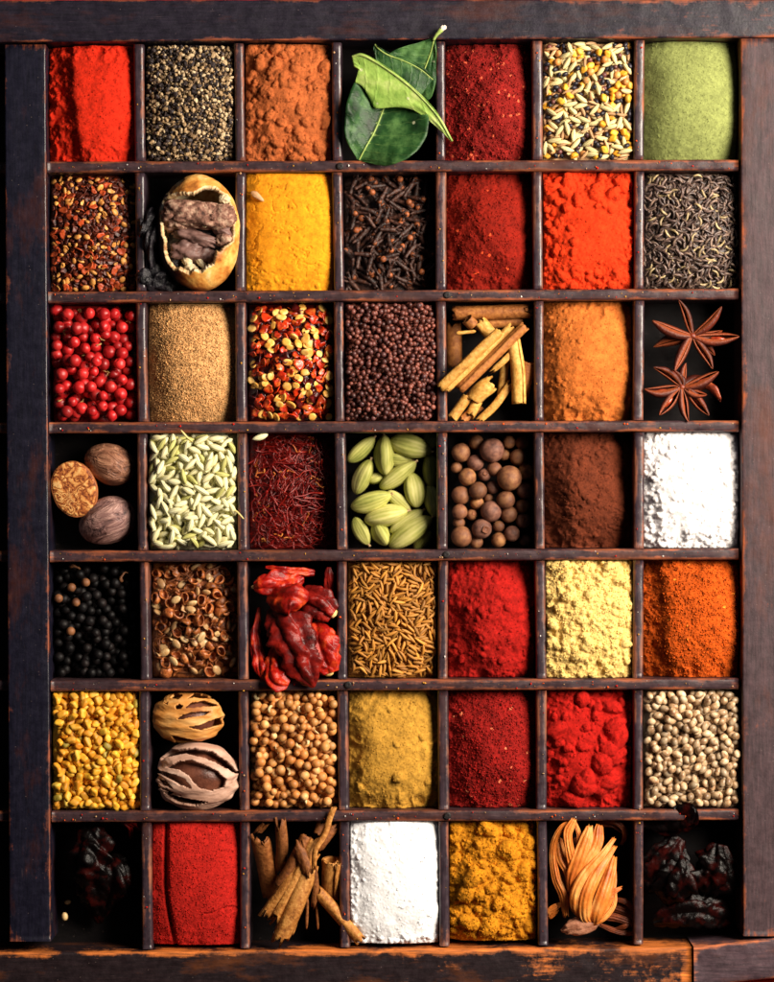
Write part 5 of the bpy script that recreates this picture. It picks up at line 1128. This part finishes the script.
def star(label, cen, z, tips, seed):
    c0 = C_(*cen, z); root = tag(empty("star_anise", tuple(c0)), label, "star anise")
    for i, (x, y, dz, wide, op_) in enumerate(tips):
        p = C_(x, y, z + dz) - c0; L = np.linalg.norm(p); yaw = math.atan2(p[1], p[0]); pitch = math.asin(max(-1, min(1, p[2] / L))); wide *= 1.28; V, F, at = carpel(L, wide, wide * .85, op_ * 1.25 + .1, seed + i); o = obj("pod", data("star_pod", V, F, m_stp, True, at), root, (0, 0, 0), Euler((random.choice((-1, 1)) * random.uniform(.35, .8), -pitch, yaw)))
        if op_ > .8: V, F = ball(14, 10, lambda T, Ph: (-np.cos(T) * L * .17 + L * .55, np.cos(Ph) * np.sin(T) * 1.3 * op_, np.sin(Ph) * np.sin(T) * 2.0 - 2.4)); obj("seed", data("star_seed", V, F, m_sd), o)
    V, F = lump(0, 0, -1.5, 3.6, 3.2, 3.4, 0, seed, .3, n=(18, 12)); obj("core", data("star_core", V, F, m_st), root)
star("upper star anise with six slender open points, in the compartment by the right rail", (390, 300), 0, [(290, 32, 2, 7, .7), (605, 90, 2, 8, .2), (728, 325, 1, 11, 1.8), (535, 545, 1, 8, .9), (245, 558, 1, 9, .15), (85, 198, 3, 10, .2), (120, 368, -18, 11, .3), (620, 262, -16, 10, .4), (560, 420, -18, 9, .3)], 1)
star("lower star anise with rounder open points, just below the other star", (315, 675), -5, [(110, 515, 3, 8, .9), (585, 572, 4, 10, .9), (32, 712, 3, 10, 1.3), (143, 888, 4, 9, 1.6), (345, 940, 4, 8, 1.2), (515, 882, 3, 9, 1.4), (490, 750, 3, 8, .8), (345, 500, -3, 7, .3), (270, 545, -3, 7, .4), (560, 660, -14, 14, .2)], 21)
V, F = strip(spline([C_(470, 640, -14), C_(540, 690, -8), C_(600, 780, -9)], 12) - C_(540, 690, -10), np.array([6, 8, 9, 9, 8, 9, 10, 9, 7, 6, 5, 2]), .9, 1.4, 7, .9, 3, 1.0, (2, 2)); tag(obj("star_anise_fragment", data("star_fragment", V, F, m_st), None, tuple(C_(540, 690, -10))), "broken curled star anise fragment beneath the lower star's right side", "star anise")

# cinnamon sticks -----------------------------------------------------------------
def barkmat(name, cs, ax=0): 
    t = NT(name); w = t.noise(.25, 5, .65); b2 = t.noise(.03, 3); c = t.ramp(t.math('ADD', t.math('MULTIPLY', w, .7), t.math('MULTIPLY', b2, .35)), [(.3, lin(cs[0])), (.5, lin(cs[1])), (.68, lin(cs[2]))]); t.bump(w, .6, 1.6); br = t.maprange(t.R, 0, 1, .85, 1.12); cc = t.n('ShaderNodeCombineColor')
    for i in range(3): t.l(br, cc.inputs[i])
    return t.done(t.mix(1.0, c, cc.outputs[0], 'MULTIPLY'), .6, .35)
m_ci = barkmat("pale_cinnamon_bark", ((132, 78, 28), (204, 146, 64), (232, 186, 102))); m_cid = barkmat("brown_cinnamon_bark", ((90, 46, 18), (154, 92, 42), (190, 126, 62)))
C_ = zc((430, 295), 6.73)
def piece(name, label, cat, group, pts, wpx, mat, kind, seed, zoom=6.73, n=18, **kw):
    wpx *= 1.12; q = spline([C_(*p) for p in pts], n); c0 = q[n // 2].copy(); c0[2] -= wpx / zoom / 2; q = q - c0; w = wpx / zoom
    if kind == 'q': V, F = quill(q, w / 2, seed=seed, **kw)
    elif kind == 's': V, F = strip(q, w * np.interp(np.linspace(0, 1, n), [0, .15, .5, .85, 1], kw.pop('prof', [.9, 1, 1, .95, .85])), seed=seed, **kw)
    else: V, F = tube(q, w / 2 * np.interp(np.linspace(0, 1, n), [0, .1, .9, 1], [.6, 1, .9, .3]), 7, wob=.3, seed=seed)
    return tag(obj(name, data(name, V, F, mat), None, tuple(c0)), label, cat, group)
G = "cinnamon sticks in their compartment"
CS = [([(150, 110, -24), (430, 105, -22), (700, 96, -20)], 85, m_cid, 'q', dict(turns=1.3, jag=4), "brown cinnamon quill lying level along the top of its compartment"),
      ([(300, 185, -30), (640, 160, -28)], 60, m_cid, 'q', dict(turns=1.1), "lower brown cinnamon quill just under the level top one"),
      ([(165, 190, -34), (170, 480, -30)], 110, m_cid, 's', dict(curl=1.2, thick=2, jag=(3, 3)), "dark cinnamon bark slab upright along the left divider"),
      ([(335, 165, -14), (450, 300, -16)], 95, m_ci, 's', dict(curl=1.3, thick=2.2, jag=(3, 2), rough=1.5), "short pale cinnamon piece with a broken upper end, top centre"),
      ([(178, 255, -8), (310, 240, -10)], 26, m_ci, 't', {}, "thin pale cinnamon splinter pointing left near the top"),
      ([(250, 150, -12), (300, 200, -16)], 70, m_cid, 'q', dict(turns=1.0, jag=3), "small curled brown cinnamon end at the upper left"),
      ([(670, 440, -16), (650, 560, -18), (625, 690, -26)], 85, m_cid, 'q', dict(turns=1.2, jag=3), "dark curled cinnamon quill by the right divider"),
      ([(560, 300, -8), (590, 500, -4), (597, 735, -4)], 84, m_ci, 'q', dict(turns=1.35, jag=1, roll=2.2), "pale upright cinnamon quill with its scrolled end lowest, right side"),
      ([(512, 420, -12), (480, 690, -14)], 60, m_ci, 's', dict(curl=1.5, thick=2, jag=(2, 3)), "narrow cinnamon strip left of the pale upright quill"),
      ([(420, 590, -8), (350, 640, -6), (290, 700, -9)], 150, m_ci, 's', dict(curl=1.5, thick=2.2, jag=(3, 4), rough=1), "broad pale curled cinnamon shell at the lower left"),
      ([(260, 680, -16), (150, 835, -14)], 60, m_ci, 'q', dict(turns=1.1, jag=2), "short cinnamon piece, lowest at the left corner"),
      ([(345, 740, -16), (220, 840, -12)], 62, m_cid, 's', dict(curl=1.2, thick=2, jag=(2, 3)), "curved brown cinnamon piece in the middle of the bottom edge"),
      ([(330, 700, -14), (275, 810, -10)], 70, m_ci, 's', dict(curl=1.3, thick=2, jag=(2, 3)), "pale cinnamon curl beside the lowest pieces"),
      ([(540, 600, -9), (440, 740, -6), (335, 840, -6)], 44, m_ci, 's', dict(curl=.8, thick=2.4, jag=(2, 2)), "long slim pale cinnamon strip reaching the bottom edge"),
      ([(560, 380, -5), (490, 450, -2), (430, 500, -4)], 34, m_ci, 's', dict(curl=.9, thick=2, jag=(3, 3)), "thin cinnamon splinter crossing under the long diagonal sticks"),
      ([(640, 205, 8), (420, 420, 8), (190, 640, 6)], 62, m_cid, 'q', dict(turns=1.15, jag=2, roll=1.2), "long diagonal cinnamon stick, lowest of the three side by side"),
      ([(545, 215, 4), (330, 430, 8), (105, 640, 8)], 70, m_ci, 's', dict(curl=1.7, thick=2.4, jag=(2, 2), rough=1.2), "long diagonal cinnamon trough, middle of the three side by side"),
      ([(470, 245, 5), (260, 440, 10), (60, 630, 8)], 60, m_ci, 'q', dict(turns=1.25, jag=1.5, roll=.6), "long diagonal cinnamon stick, uppermost of three and poking over the divider")]
for i, (pts, w, mt, kd, kw, lb) in enumerate(CS): piece("cinnamon_stick", lb, "cinnamon stick", G, pts, w, mt, kd, 60 + i, **kw)

# cassia bark, bottom row
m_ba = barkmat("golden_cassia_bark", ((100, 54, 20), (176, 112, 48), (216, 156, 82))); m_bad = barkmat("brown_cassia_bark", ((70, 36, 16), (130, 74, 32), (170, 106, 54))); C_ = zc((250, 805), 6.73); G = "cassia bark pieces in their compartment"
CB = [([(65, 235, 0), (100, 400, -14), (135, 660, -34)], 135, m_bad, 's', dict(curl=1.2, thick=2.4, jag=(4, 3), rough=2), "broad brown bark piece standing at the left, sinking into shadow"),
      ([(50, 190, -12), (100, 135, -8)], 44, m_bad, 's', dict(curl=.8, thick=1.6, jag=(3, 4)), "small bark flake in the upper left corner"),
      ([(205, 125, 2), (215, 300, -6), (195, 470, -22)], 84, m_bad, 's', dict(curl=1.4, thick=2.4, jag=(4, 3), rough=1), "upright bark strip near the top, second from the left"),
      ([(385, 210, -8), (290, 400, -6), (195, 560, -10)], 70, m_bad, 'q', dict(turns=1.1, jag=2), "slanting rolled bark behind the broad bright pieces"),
      ([(410, 330, -2), (260, 560, 0), (115, 755, -4)], 120, m_ba, 's', dict(curl=1.0, thick=2.6, jag=(3, 6), rough=2), "long broad golden bark piece slanting to the lower left"),
      ([(440, 240, -2), (330, 480, 2), (170, 780, 0)], 86, m_ba, 's', dict(curl=1.2, thick=2.6, jag=(3, 6), rough=2), "golden bark strip between the two brightest slanting pieces"),
      ([(400, 430, 2), (300, 680, 5), (200, 910, 2)], 135, m_ba, 's', dict(curl=1.3, thick=2.8, jag=(3, 6), rough=2), "brightest golden bark piece with a jagged end at the bottom"),
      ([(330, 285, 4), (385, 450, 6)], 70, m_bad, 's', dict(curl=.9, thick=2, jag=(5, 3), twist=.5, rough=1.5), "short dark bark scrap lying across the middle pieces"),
      ([(545, 360, -4), (540, 500, -12), (535, 640, -24)], 125, m_ba, 'q', dict(turns=1.2, jag=7, roll=2.0), "scrolled bark tube with a ragged top, by the right divider"),
      ([(450, 585, -6), (590, 740, -4), (735, 905, 2)], 84, m_ba, 's', dict(curl=1.3, thick=2.6, jag=(3, 2), rough=1), "golden bark stick slanting to the lower right corner"),
      ([(565, 15, 6), (535, 90, 5), (505, 190, 6), (440, 300, 8), (430, 430, 6)], 32, m_ba, 's', dict(curl=.9, thick=2, jag=(2, 3), twist=.5), "thin curved bark splinter poking up over the divider above"),
      ([(570, 150, -8), (500, 240, -6), (460, 300, -8)], 60, m_bad, 's', dict(curl=.7, thick=1.6, jag=(5, 3)), "torn brown bark flake at the upper right"), ([(480, 130, -14), (450, 210, -12)], 55, m_bad, 's', dict(curl=1, thick=1.6, jag=(3, 3)), "reddish bark curl near the top, right of the centre"),
      ([(350, 660, -4), (285, 880, -6)], 22, m_ba, 't', {}, "thin bark splinter beside the brightest piece"), ([(385, 640, -10), (378, 850, -14)], 20, m_bad, 't', {}, "dark bark splinter hanging below the centre"), ([(440, 600, -14), (455, 860, -20)], 18, m_bad, 't', {}, "thin dark bark splinter left of the slanting right stick"), ([(430, 440, 0), (440, 560, -4), (430, 680, -10)], 40, m_bad, 's', dict(curl=.9, thick=2, jag=(2, 5)), "narrow bark strip running down from the thin curved splinter")]
for i, (pts, w, mt, kd, kw, lb) in enumerate(CB): piece("bark_piece", lb, "bark", G, pts, w, mt, kd, 90 + i, **kw)

# dried red chillies ----------------------------------------------------------------------
def chillimat(name, cs, rough=.4, spec=.3): return organic(name, cs, .07, rough, spec, .12, .5, .2, 2.0)
m_ch = chillimat("dried_red_chilli_skin", [(74, 8, 6), (160, 20, 11), (218, 78, 32)]); m_chd = chillimat("dark_red_chilli_skin", [(40, 8, 7), (104, 14, 10), (160, 32, 20)]); m_cht = organic("pale_chilli_stem_end", [(206, 150, 60), (246, 226, 160)], .2, .6, .3, 0); m_chb = chillimat("black_red_chilli_skin", [(4, 2, 2), (7, 3, 3), (48, 8, 6)], .33, .13)
def chilli(label, group, C, pts, widths, mat, seed, sq=.30, tip=None, zoom=6.77, wob=.3, fold=.5, n=64, name="dried_chilli"):
    q = spline([C(*p) for p in pts], n); c0 = q[n // 2].copy(); q = q - c0; w = np.interp(np.linspace(0, 1, n), np.linspace(0, 1, len(widths)), widths) / zoom / 2
    V, F = tube(q, w * 1.25, 52, sq, wob, seed, fold); root = tag(empty(name, tuple(c0)), label, "chilli", group); obj("skin", data("chilli_skin", V, F, mat), root)
    if tip is not None:
        p = q[-1] if tip == 1 else q[0]; d = (q[-1] - q[-3]) if tip == 1 else (q[0] - q[2]); d = d / np.linalg.norm(d); V, F = tube(np.array([p - d * 2, p, p + d * 2, p + d * 3]), np.array([w[-2 if tip == 1 else 1] * .8, w[-2 if tip == 1 else 1] * .75, w[-2 if tip == 1 else 1] * .6, .6]), 12, sq, .3, seed); obj("stem_end", data("chilli_stem_end", V, F, m_cht), root)
C_ = zc((240, 555), 6.77); G = "dried red chillies in their compartment"
chilli("thin edge-on red chilli along the top of its compartment", G, C_, [(170, 85, -8), (300, 105, -8), (500, 125, -16)], [14, 34, 36, 40, 50, 30], m_ch, 1, .8)
chilli("thin dark red chilli upright by the right divider", G, C_, [(600, 85, -10), (596, 180, -12), (600, 290, -18)], [20, 44, 50, 44, 30], m_chd, 2)
chilli("thin red chilli upright along the left divider", G, C_, [(125, 360, -16), (100, 580, -12), (135, 740, -6), (165, 850, -2)], [16, 30, 60, 54, 70, 62, 20], m_ch, 3, .7)
chilli("dark chilli lying in the middle beneath the others", G, C_, [(250, 300, -24), (420, 470, -22), (560, 560, -24)], [100, 180, 190, 160, 90], m_chd, 4)
chilli("curled red chilli end lying over the divider at the lower left", G, C_, [(265, 640, -12), (240, 740, -4), (250, 840, 5), (330, 875, 7)], [60, 90, 110, 125, 110, 40], m_ch, 5, .6)
chilli("bright red chilli at the lower right with a pale cut end", G, C_, [(510, 470, -10), (540, 580, -2), (575, 700, 0), (606, 800, 0)], [70, 130, 160, 150, 150, 130, 80], m_ch, 6, .6, 1)
chilli("dark red chilli at the right with a pale yellow stem end", G, C_, [(420, 260, -10), (520, 320, -4), (635, 398, -2)], [90, 130, 150, 150, 130, 90], m_chd, 7, .6, 1)
chilli("red chilli at the upper left with its pale tip by the left divider", G, C_, [(95, 215, -2), (180, 205, 0), (300, 190, -6), (420, 150, -14)], [36, 84, 100, 120, 120, 90, 50], m_ch, 8, .6, 0)
chilli("crumpled shiny red chilli in the upper middle", G, C_, [(190, 290, -4), (290, 300, 4), (370, 310, 6), (405, 350, 4)], [60, 120, 170, 190, 160, 90], m_ch, 9, .6, wob=.45, fold=.35)
chilli("long dark-patched red chilli pointing down over the lower divider", G, C_, [(215, 360, -8), (300, 470, 2), (390, 650, 6), (450, 780, 8), (498, 895, 7)], [60, 140, 190, 200, 190, 160, 110, 20], m_chd, 10, .5)
G = "blackish chillies in the bottom left compartment"; C_ = zc((50, 815), 7.55)
chilli("large blackish chilli standing in the bottom left compartment", G, C_, [(320, 110, -20), (310, 350, -14), (330, 600, -22), (340, 860, -42)], [120, 220, 240, 220, 200, 120, 40], m_chb, 11, .6, None, 7.55, .4, .3)
chilli("second blackish chilli with red edges, right of the large one", G, C_, [(450, 330, -30), (470, 480, -20), (440, 620, -24), (380, 800, -38)], [80, 180, 200, 150, 90, 30], m_chb, 12, .6, None, 7.55, .45, .35)
chilli("thin curled blackish stalk end in the upper right of the bottom left compartment", G, C_, [(590, 200, -24), (595, 110, -16), (560, 60, -12), (620, 60, -12), (680, 120, -14)], [20, 34, 44, 50, 50, 30], m_chd, 13, .8, None, 7.55)
tag(obj("pale_seed", pebble("pale_seed", 4.2, 3.2, 2.2, m_hs, 12, 9, .05, 3), None, tuple(C_(85, 800, -30)), (0, 0, 1.7)), "single pale seed at the left of the bottom left compartment", "seed")
tag(obj("pale_seed", pebble("pale_seed", 3.2, 2.2, 1.8, m_hs, 12, 9, .05, 3), None, tuple(C_(100, 705, -42)), (0, 0, .3)), "tiny pale seed above the other in the bottom left compartment", "seed")
G = "blackish chillies in the bottom right compartment"; C_ = zc((640, 805), 5.78)
chilli("wide blackish chilli whose tip rises over the divider, bottom right compartment", G, C_, [(20, 130, -18), (150, 110, -14), (260, 70, -8), (318, 22, 5)], [20, 70, 110, 130, 110, 30], m_chb, 14, .5, None, 5.78)
chilli("blackish chilli with a red edge, upper left of its compartment", G, C_, [(240, 200, -20), (160, 310, -18), (60, 450, -26), (10, 540, -34)], [60, 130, 150, 120, 50], m_chb, 15, .5, None, 5.78, .4)
chilli("glinting blackish red chilli in the middle of the bottom right compartment", G, C_, [(255, 260, -18), (240, 380, -12), (205, 490, -14), (180, 600, -22)], [30, 100, 150, 170, 130, 40], m_chb, 16, .5, None, 5.78, .4)
chilli("blackish chilli with a torn red top, by the right rail", G, C_, [(480, 240, -16), (450, 360, -14), (400, 480, -18), (360, 560, -28)], [60, 130, 170, 160, 90, 30], m_chb, 17, .5, None, 5.78, .45)
chilli("large dark chilli lying level along the bottom of the right compartment", G, C_, [(90, 700, -28), (230, 650, -20), (400, 640, -22), (560, 680, -32)], [40, 100, 130, 140, 120, 60], m_chb, 18, .5, None, 5.78)

# nutmegs in mace ---------------------------------------------------------------------------
def maced(label, C, cen, z, a, b_, c, holes, tears, matA, matN, rot=0.0, seed=0, grow=1.0):
    c0 = C(*cen, z); root = tag(empty("mace_covered_nutmeg", tuple(c0)), label, "nutmeg", "nutmegs still wrapped in mace")
    nv, nu = 230, 260; th = np.linspace(.015, math.pi - .015, nv); ph = np.linspace(0, 2 * math.pi, nu, endpoint=False); T, Ph = np.meshgrid(th, ph, indexing='ij')
    d = np.stack([np.cos(T), np.sin(T) * np.cos(Ph), np.sin(T) * np.sin(Ph)], -1); w = 1 + .05 * fbm(d[..., 0] * 1.5 + seed, d[..., 1] * 4 + d[..., 2] * 2, 4, seed) + .02 * np.sin(d[..., 1] * 16 + 2 * fbm(d[..., 0] * 2, d[..., 1] * 2, 2, seed))
    Pp = d * np.array([a, b_, c]) * w[..., None]; hole = np.zeros(T.shape, bool); jx, jy = .7 * fbm(Pp[..., 0] / 3.5, Pp[..., 1] / 3.5, 3, seed), .7 * fbm(Pp[..., 0] / 3.5, Pp[..., 1] / 3.5, 3, seed + 3); pull = np.zeros(T.shape)
    for h in holes:
        mx_, my_ = np.mean([q[0] for q in h]), np.mean([q[1] for q in h]); hp = [tuple((C(mx_ + (x - mx_) * grow, my_ + (y - my_) * grow * 1.08) - c0)[:2]) for x, y in h]; hole |= inpoly(Pp[..., 0] + jx, Pp[..., 1] + jy, hp) & (Pp[..., 2] > -2)
    # underside: plain long gaps so that the far side is an open net too
    hole |= (Pp[..., 2] <= -2) & (np.sin(np.arctan2(d[..., 1], -d[..., 2]) * 5 + 1.2 * d[..., 0]) > .62) & (np.abs(d[..., 0]) < .75)
    hole |= Pp[..., 0] < -a * (tears[0] + tears[1] * np.abs(fbm(Pp[..., 1] / 6, Pp[..., 1] * 0 + seed, 2, seed)))
    V, F = shellmesh(Pp, hole, Pp * .92); obj("mace", data("mace_net", V, F, matA), root)
    V, F = nut(a * .74, b_ * .72, c * .72, seed + 2, .04); obj("nut", data("mace_nut", V, F, matN), root)
m_ma = organic("orange_tan_mace", [(150, 84, 34), (212, 144, 70), (232, 180, 112)], .06, .5, .4, 0, .5, .22, 2, stretch=(.3, 1, 1)); m_mb = organic("pale_pinkish_mace", [(150, 108, 88), (202, 160, 138), (224, 188, 168)], .06, .55, .35, 0, .5, .22, 2, stretch=(.3, 1, 1)); m_na = organic("brown_mace_nut", [(60, 32, 22), (100, 56, 40), (124, 74, 54)], .1, .4, .5, 0, .4)
C_ = zc((140, 685), 7.37)
maced("upper orange-tan nutmeg wrapped in mace with narrow slits", C_, (345, 248), -14, 36.5, 26.5, 24, [[(280, 246), (330, 214), (400, 196), (512, 194), (480, 212), (390, 228)], [(372, 304), (450, 292), (530, 262), (620, 240), (630, 290), (530, 312), (460, 328)], [(345, 158), (390, 128), (470, 118), (560, 140), (590, 158), (470, 152), (400, 158)], [(360, 96), (400, 62), (470, 76), (540, 108), (450, 96), (400, 88)], [(262, 152), (290, 134), (318, 150), (300, 170), (272, 168)], [(225, 92), (255, 60), (310, 78), (280, 100)], [(240, 380), (300, 388), (390, 410), (450, 425), (380, 460), (270, 450)], [(170, 130), (205, 125), (200, 140)]], (.93, .1), m_ma, m_na, 0, 3, 1.08)
maced("lower pale pinkish mace with wide openings over a brown nut", C_, (415, 682), -12, 43, 34, 29, [[(215, 612), (300, 572), (390, 560), (470, 590), (560, 630), (622, 685), (605, 735), (530, 752), (450, 735), (400, 690), (370, 650), (310, 620)], [(120, 512), (250, 492), (390, 474), (520, 492), (620, 550), (705, 640), (650, 622), (580, 575), (480, 530), (350, 505), (230, 530), (120, 590)], [(95, 618), (180, 640), (260, 655), (325, 680), (372, 740), (300, 722), (240, 692), (130, 650)], [(90, 690), (190, 703), (240, 748), (170, 735)], [(160, 795), (240, 812), (330, 830), (485, 856), (400, 882), (300, 868), (215, 835)], [(100, 745), (200, 765), (295, 803), (200, 792), (110, 770)]], (.86, .16), m_mb, m_na, 0, 5, 1.13)

# mace blades, bottom row --------------------------------------------------------------------
m_mo = organic("orange_mace_blade", [(166, 76, 22), (222, 126, 48), (240, 170, 92)], .06, .45, .4, 0, .5, .25, 1.6, stretch=(1, .6, 1)); m_mr = organic("dark_mace_blade", [(80, 34, 16), (140, 68, 34)], .08, .5, .4, 0, .4); m_mp = organic("pinkish_mace_base", [(140, 84, 60), (196, 138, 108)], .12, .6, .3, 0, .6)
C_ = zc((540, 815), 7.04)
def maceset(label, cen, blades, mat, extra=None):
    c0 = C_(*cen, -20); root = tag(empty("dried_mace", tuple(c0)), label, "mace")
    for i, (pts, w, cu_, tw_) in enumerate(blades):
        n = 30; q = spline([C_(*p) for p in pts], n) - c0; prof = np.interp(np.linspace(0, 1, n), np.linspace(0, 1, len(w)), w) / 7.04 * 1.08; V, F = strip(q, prof, cu_ * .8, 1.3, 21, tw_, 200 + i, .8, (1, 1), 1.0); obj("lobe", data("mace_lobe", V, F, mat), root)
    if extra: extra(root, c0)
def mace_extra(root, c0):
    p = C_(290, 780, -6) - c0; V, F = lump(p[0], p[1], p[2], 20, 9, 9, .25, 4, .25); obj("base", data("mace_base", V, F, m_mp), root); p = C_(320, 470, -19) - c0; V, F = lump(p[0], p[1], p[2], 24, 40, 11, .15, 6, .15); obj("core", data("mace_core", V, F, m_mr), root)
maceset("large orange mace blade with long curved lobes and a pinkish base, bottom row", (320, 450), [
    ([(245, 45, -4), (150, 100, -4), (95, 240, -8), (112, 440, -8), (160, 570, -6), (185, 720, -8)], [22, 40, 42, 46, 60, 70, 60, 40], 1.0, .5), ([(130, 170, -8), (150, 300, -6), (205, 410, -4), (215, 540, -5)], [50, 76, 80, 70, 56, 40], 1.1, 0), ([(240, 30, 0), (195, 130, 2), (215, 270, 2), (245, 370, 0), (225, 520, -2)], [34, 64, 56, 60, 90, 80, 40], .9, 0), ([(250, 60, -6), (278, 150, -6), (268, 260, -4), (255, 330, -3)], [20, 30, 34, 30, 40], 1.0, -.2),
    ([(350, 80, -2), (320, 200, 2), (280, 320, 4), (230, 440, 3), (215, 540, -2)], [40, 90, 110, 120, 110, 70, 30], .9, 0), ([(420, 75, -4), (400, 190, 1), (340, 300, 4), (290, 400, 3)], [50, 84, 90, 80, 50], .9, 0), ([(525, 170, -6), (430, 285, 4), (320, 410, 8), (255, 540, 9), (255, 650, 5), (300, 730, -2)], [24, 44, 70, 84, 90, 90, 70, 40], 1.3, 0), ([(530, 230, -7), (450, 330, 4), (380, 440, 10), (320, 580, 12), (320, 720, 5), (370, 770, -4)], [24, 56, 84, 96, 100, 96, 70, 40], 1.3, 0), ([(525, 300, -8), (490, 420, 2), (440, 560, 9), (390, 700, 6), (385, 770, -2)], [40, 80, 104, 120, 116, 90, 50], 1.3, 0), ([(528, 400, -12), (515, 500, -6), (480, 610, -1), (430, 720, -2)], [30, 50, 60, 60, 40], 1.2, -.4),
    ([(570, 510, 2), (520, 535, 4), (470, 580, 6), (420, 600, 4)], [16, 30, 34, 36, 20], 1.0, 0), ([(535, 540, -6), (520, 640, -2), (460, 720, 0), (380, 772, -2)], [16, 26, 28, 30, 30, 20], 1.0, 0), ([(60, 705, -16), (110, 665, -14), (160, 640, -16)], [36, 48, 40, 20], 1.0, 0), ([(75, 740, -18), (125, 690, -16)], [26, 34, 20], 1.0, 0)], m_mo, mace_extra)
maceset("small dark mace piece tucked behind the orange one, lower right", (600, 730), [([(500, 620, -22), (600, 625, -18), (670, 680, -18), (715, 745, -20)], [24, 34, 40, 44, 24], 1.1, 0), ([(430, 730, -20), (540, 740, -16), (640, 770, -14), (690, 800, -18)], [50, 60, 50, 40, 24], 1.1, 0), ([(430, 795, -22), (540, 835, -18), (620, 850, -18), (705, 862, -22)], [20, 34, 34, 30, 16], 1.0, 0), ([(500, 670, -26), (610, 700, -22), (700, 775, -22)], [50, 60, 60, 44], 1.1, 0), ([(540, 830, -20), (600, 800, -14), (640, 780, -14)], [24, 30, 24], 1.0, 0)], m_mr)
maceset("thin dark mace strand arching in the top right of the orange mace compartment", (540, 100), [([(430, 65, -22), (530, 62, -18), (600, 110, -20), (612, 180, -24), (590, 230, -28)], [24, 36, 40, 36, 20], 1.1, 0), ([(440, 95, -26), (520, 90, -24), (590, 140, -26)], [20, 30, 20], 1.0, 0)], m_mr)

# flakes lying on the powders
m_hl = organic("pale_petal_scrap", [(180, 130, 84), (214, 172, 128)], .2, .5, .4, 0); V, F = strip(spline([(-7, 4, 0), (-1, 0, 1.4), (6, -5.5, .4)], 10), np.array([1.5, 4, 6, 7, 6.6, 6, 5, 4, 3, 1]), .7, .6, 7); tag(obj("petal_scrap", data("petal_scrap", V, F, m_hl), None, (X(258), Y(196), 2.5)), "pale petal scrap lying on the yellow powder at its upper left", "petal")
# ------------------------------------------------------------------ what the tray lies on
m_red = organic("red_cloth", [(150, 20, 22), (205, 40, 44), (222, 60, 60)], .04, .8, .2, 0, .5, .6, 1.2)
g = MB(); g.add([(-1400, -1100, -63), (1100, -1100, -63), (1100, 1000, -63), (-1400, 1000, -63)], [(0, 1, 2, 3)])
tag(g.build("table_surface", m_red, None), kind="structure", label="red cloth-covered table under the tray")
n, k = 60, 16; tt = np.linspace(0, 1, n); aa = np.linspace(0, math.pi, k); R = []  # added cloth fold, raised clear of the tray's shadow to keep its red bright
for i in range(n): R.append(np.stack([np.full(k, 250 + tt[i] * 330), Y(998) - 3 - 16 * (1 - np.cos(aa)) + 7 + 5 * tt[i] + 2 * math.sin(tt[i] * 9), -63 + np.sin(aa) * (58 + 4 * math.sin(tt[i] * 6))], -1))
V = np.array(R).reshape(-1, 3); c0 = V.mean(0); c0[2] = -63
tag(obj("red_cloth", data("red_cloth", V - c0, gridfaces(n, k), m_red), None, tuple(c0)), "red cloth fold showing below the tray's bottom right corner", "cloth")

# ------------------------------------------------------------------ camera, light
cam = bpy.data.cameras.new("camera"); co_ = bpy.data.objects.new("camera", cam); col.objects.link(co_)
Dc = 2800.0; co_.location = (0, 0, Dc * S); cam.sensor_fit = 'VERTICAL'; cam.sensor_height = 24; cam.lens = 24 * Dc / 982.0; cam.clip_start = 0.05; cam.clip_end = 20
cam.dof.use_dof = True; cam.dof.focus_distance = (Dc + 2) * S; cam.dof.aperture_fstop = 1.25
scene.camera = co_

def area(name, loc, target, size, power, colr, size_y=None):
    L = bpy.data.lights.new(name, 'AREA'); L.energy = power; L.color = colr; L.shape = 'RECTANGLE'; L.size = size; L.size_y = size_y or size
    o = bpy.data.objects.new(name, L); col.objects.link(o); o.location = loc; d = Vector(target) - Vector(loc); o.rotation_euler = d.to_track_quat('-Z', 'Y').to_euler(); return o
area("key_lamp", (0.66, 0.29, 0.64), (0.02, 0.03, 0), 0.5, KEY, (1.0, 0.88, 0.74))
area("fill_lamp", (-0.5, 0.7, 1.5), (0, 0, 0), 1.2, FILL, (0.75, 0.85, 1.0))
w = bpy.data.worlds.new("World"); scene.world = w; w.use_nodes = True
bg = w.node_tree.nodes["Background"]; bg.inputs[0].default_value = (0.55, 0.62, 0.9, 1); bg.inputs[1].default_value = AMB
scene.view_settings.view_transform = 'Standard'; scene.view_settings.look = 'None'; scene.view_settings.gamma = 1; scene.view_settings.exposure = 0
scene.cycles.max_bounces = 6; scene.cycles.diffuse_bounces = 3; scene.cycles.glossy_bounces = 3
scene.cycles.use_denoising = True
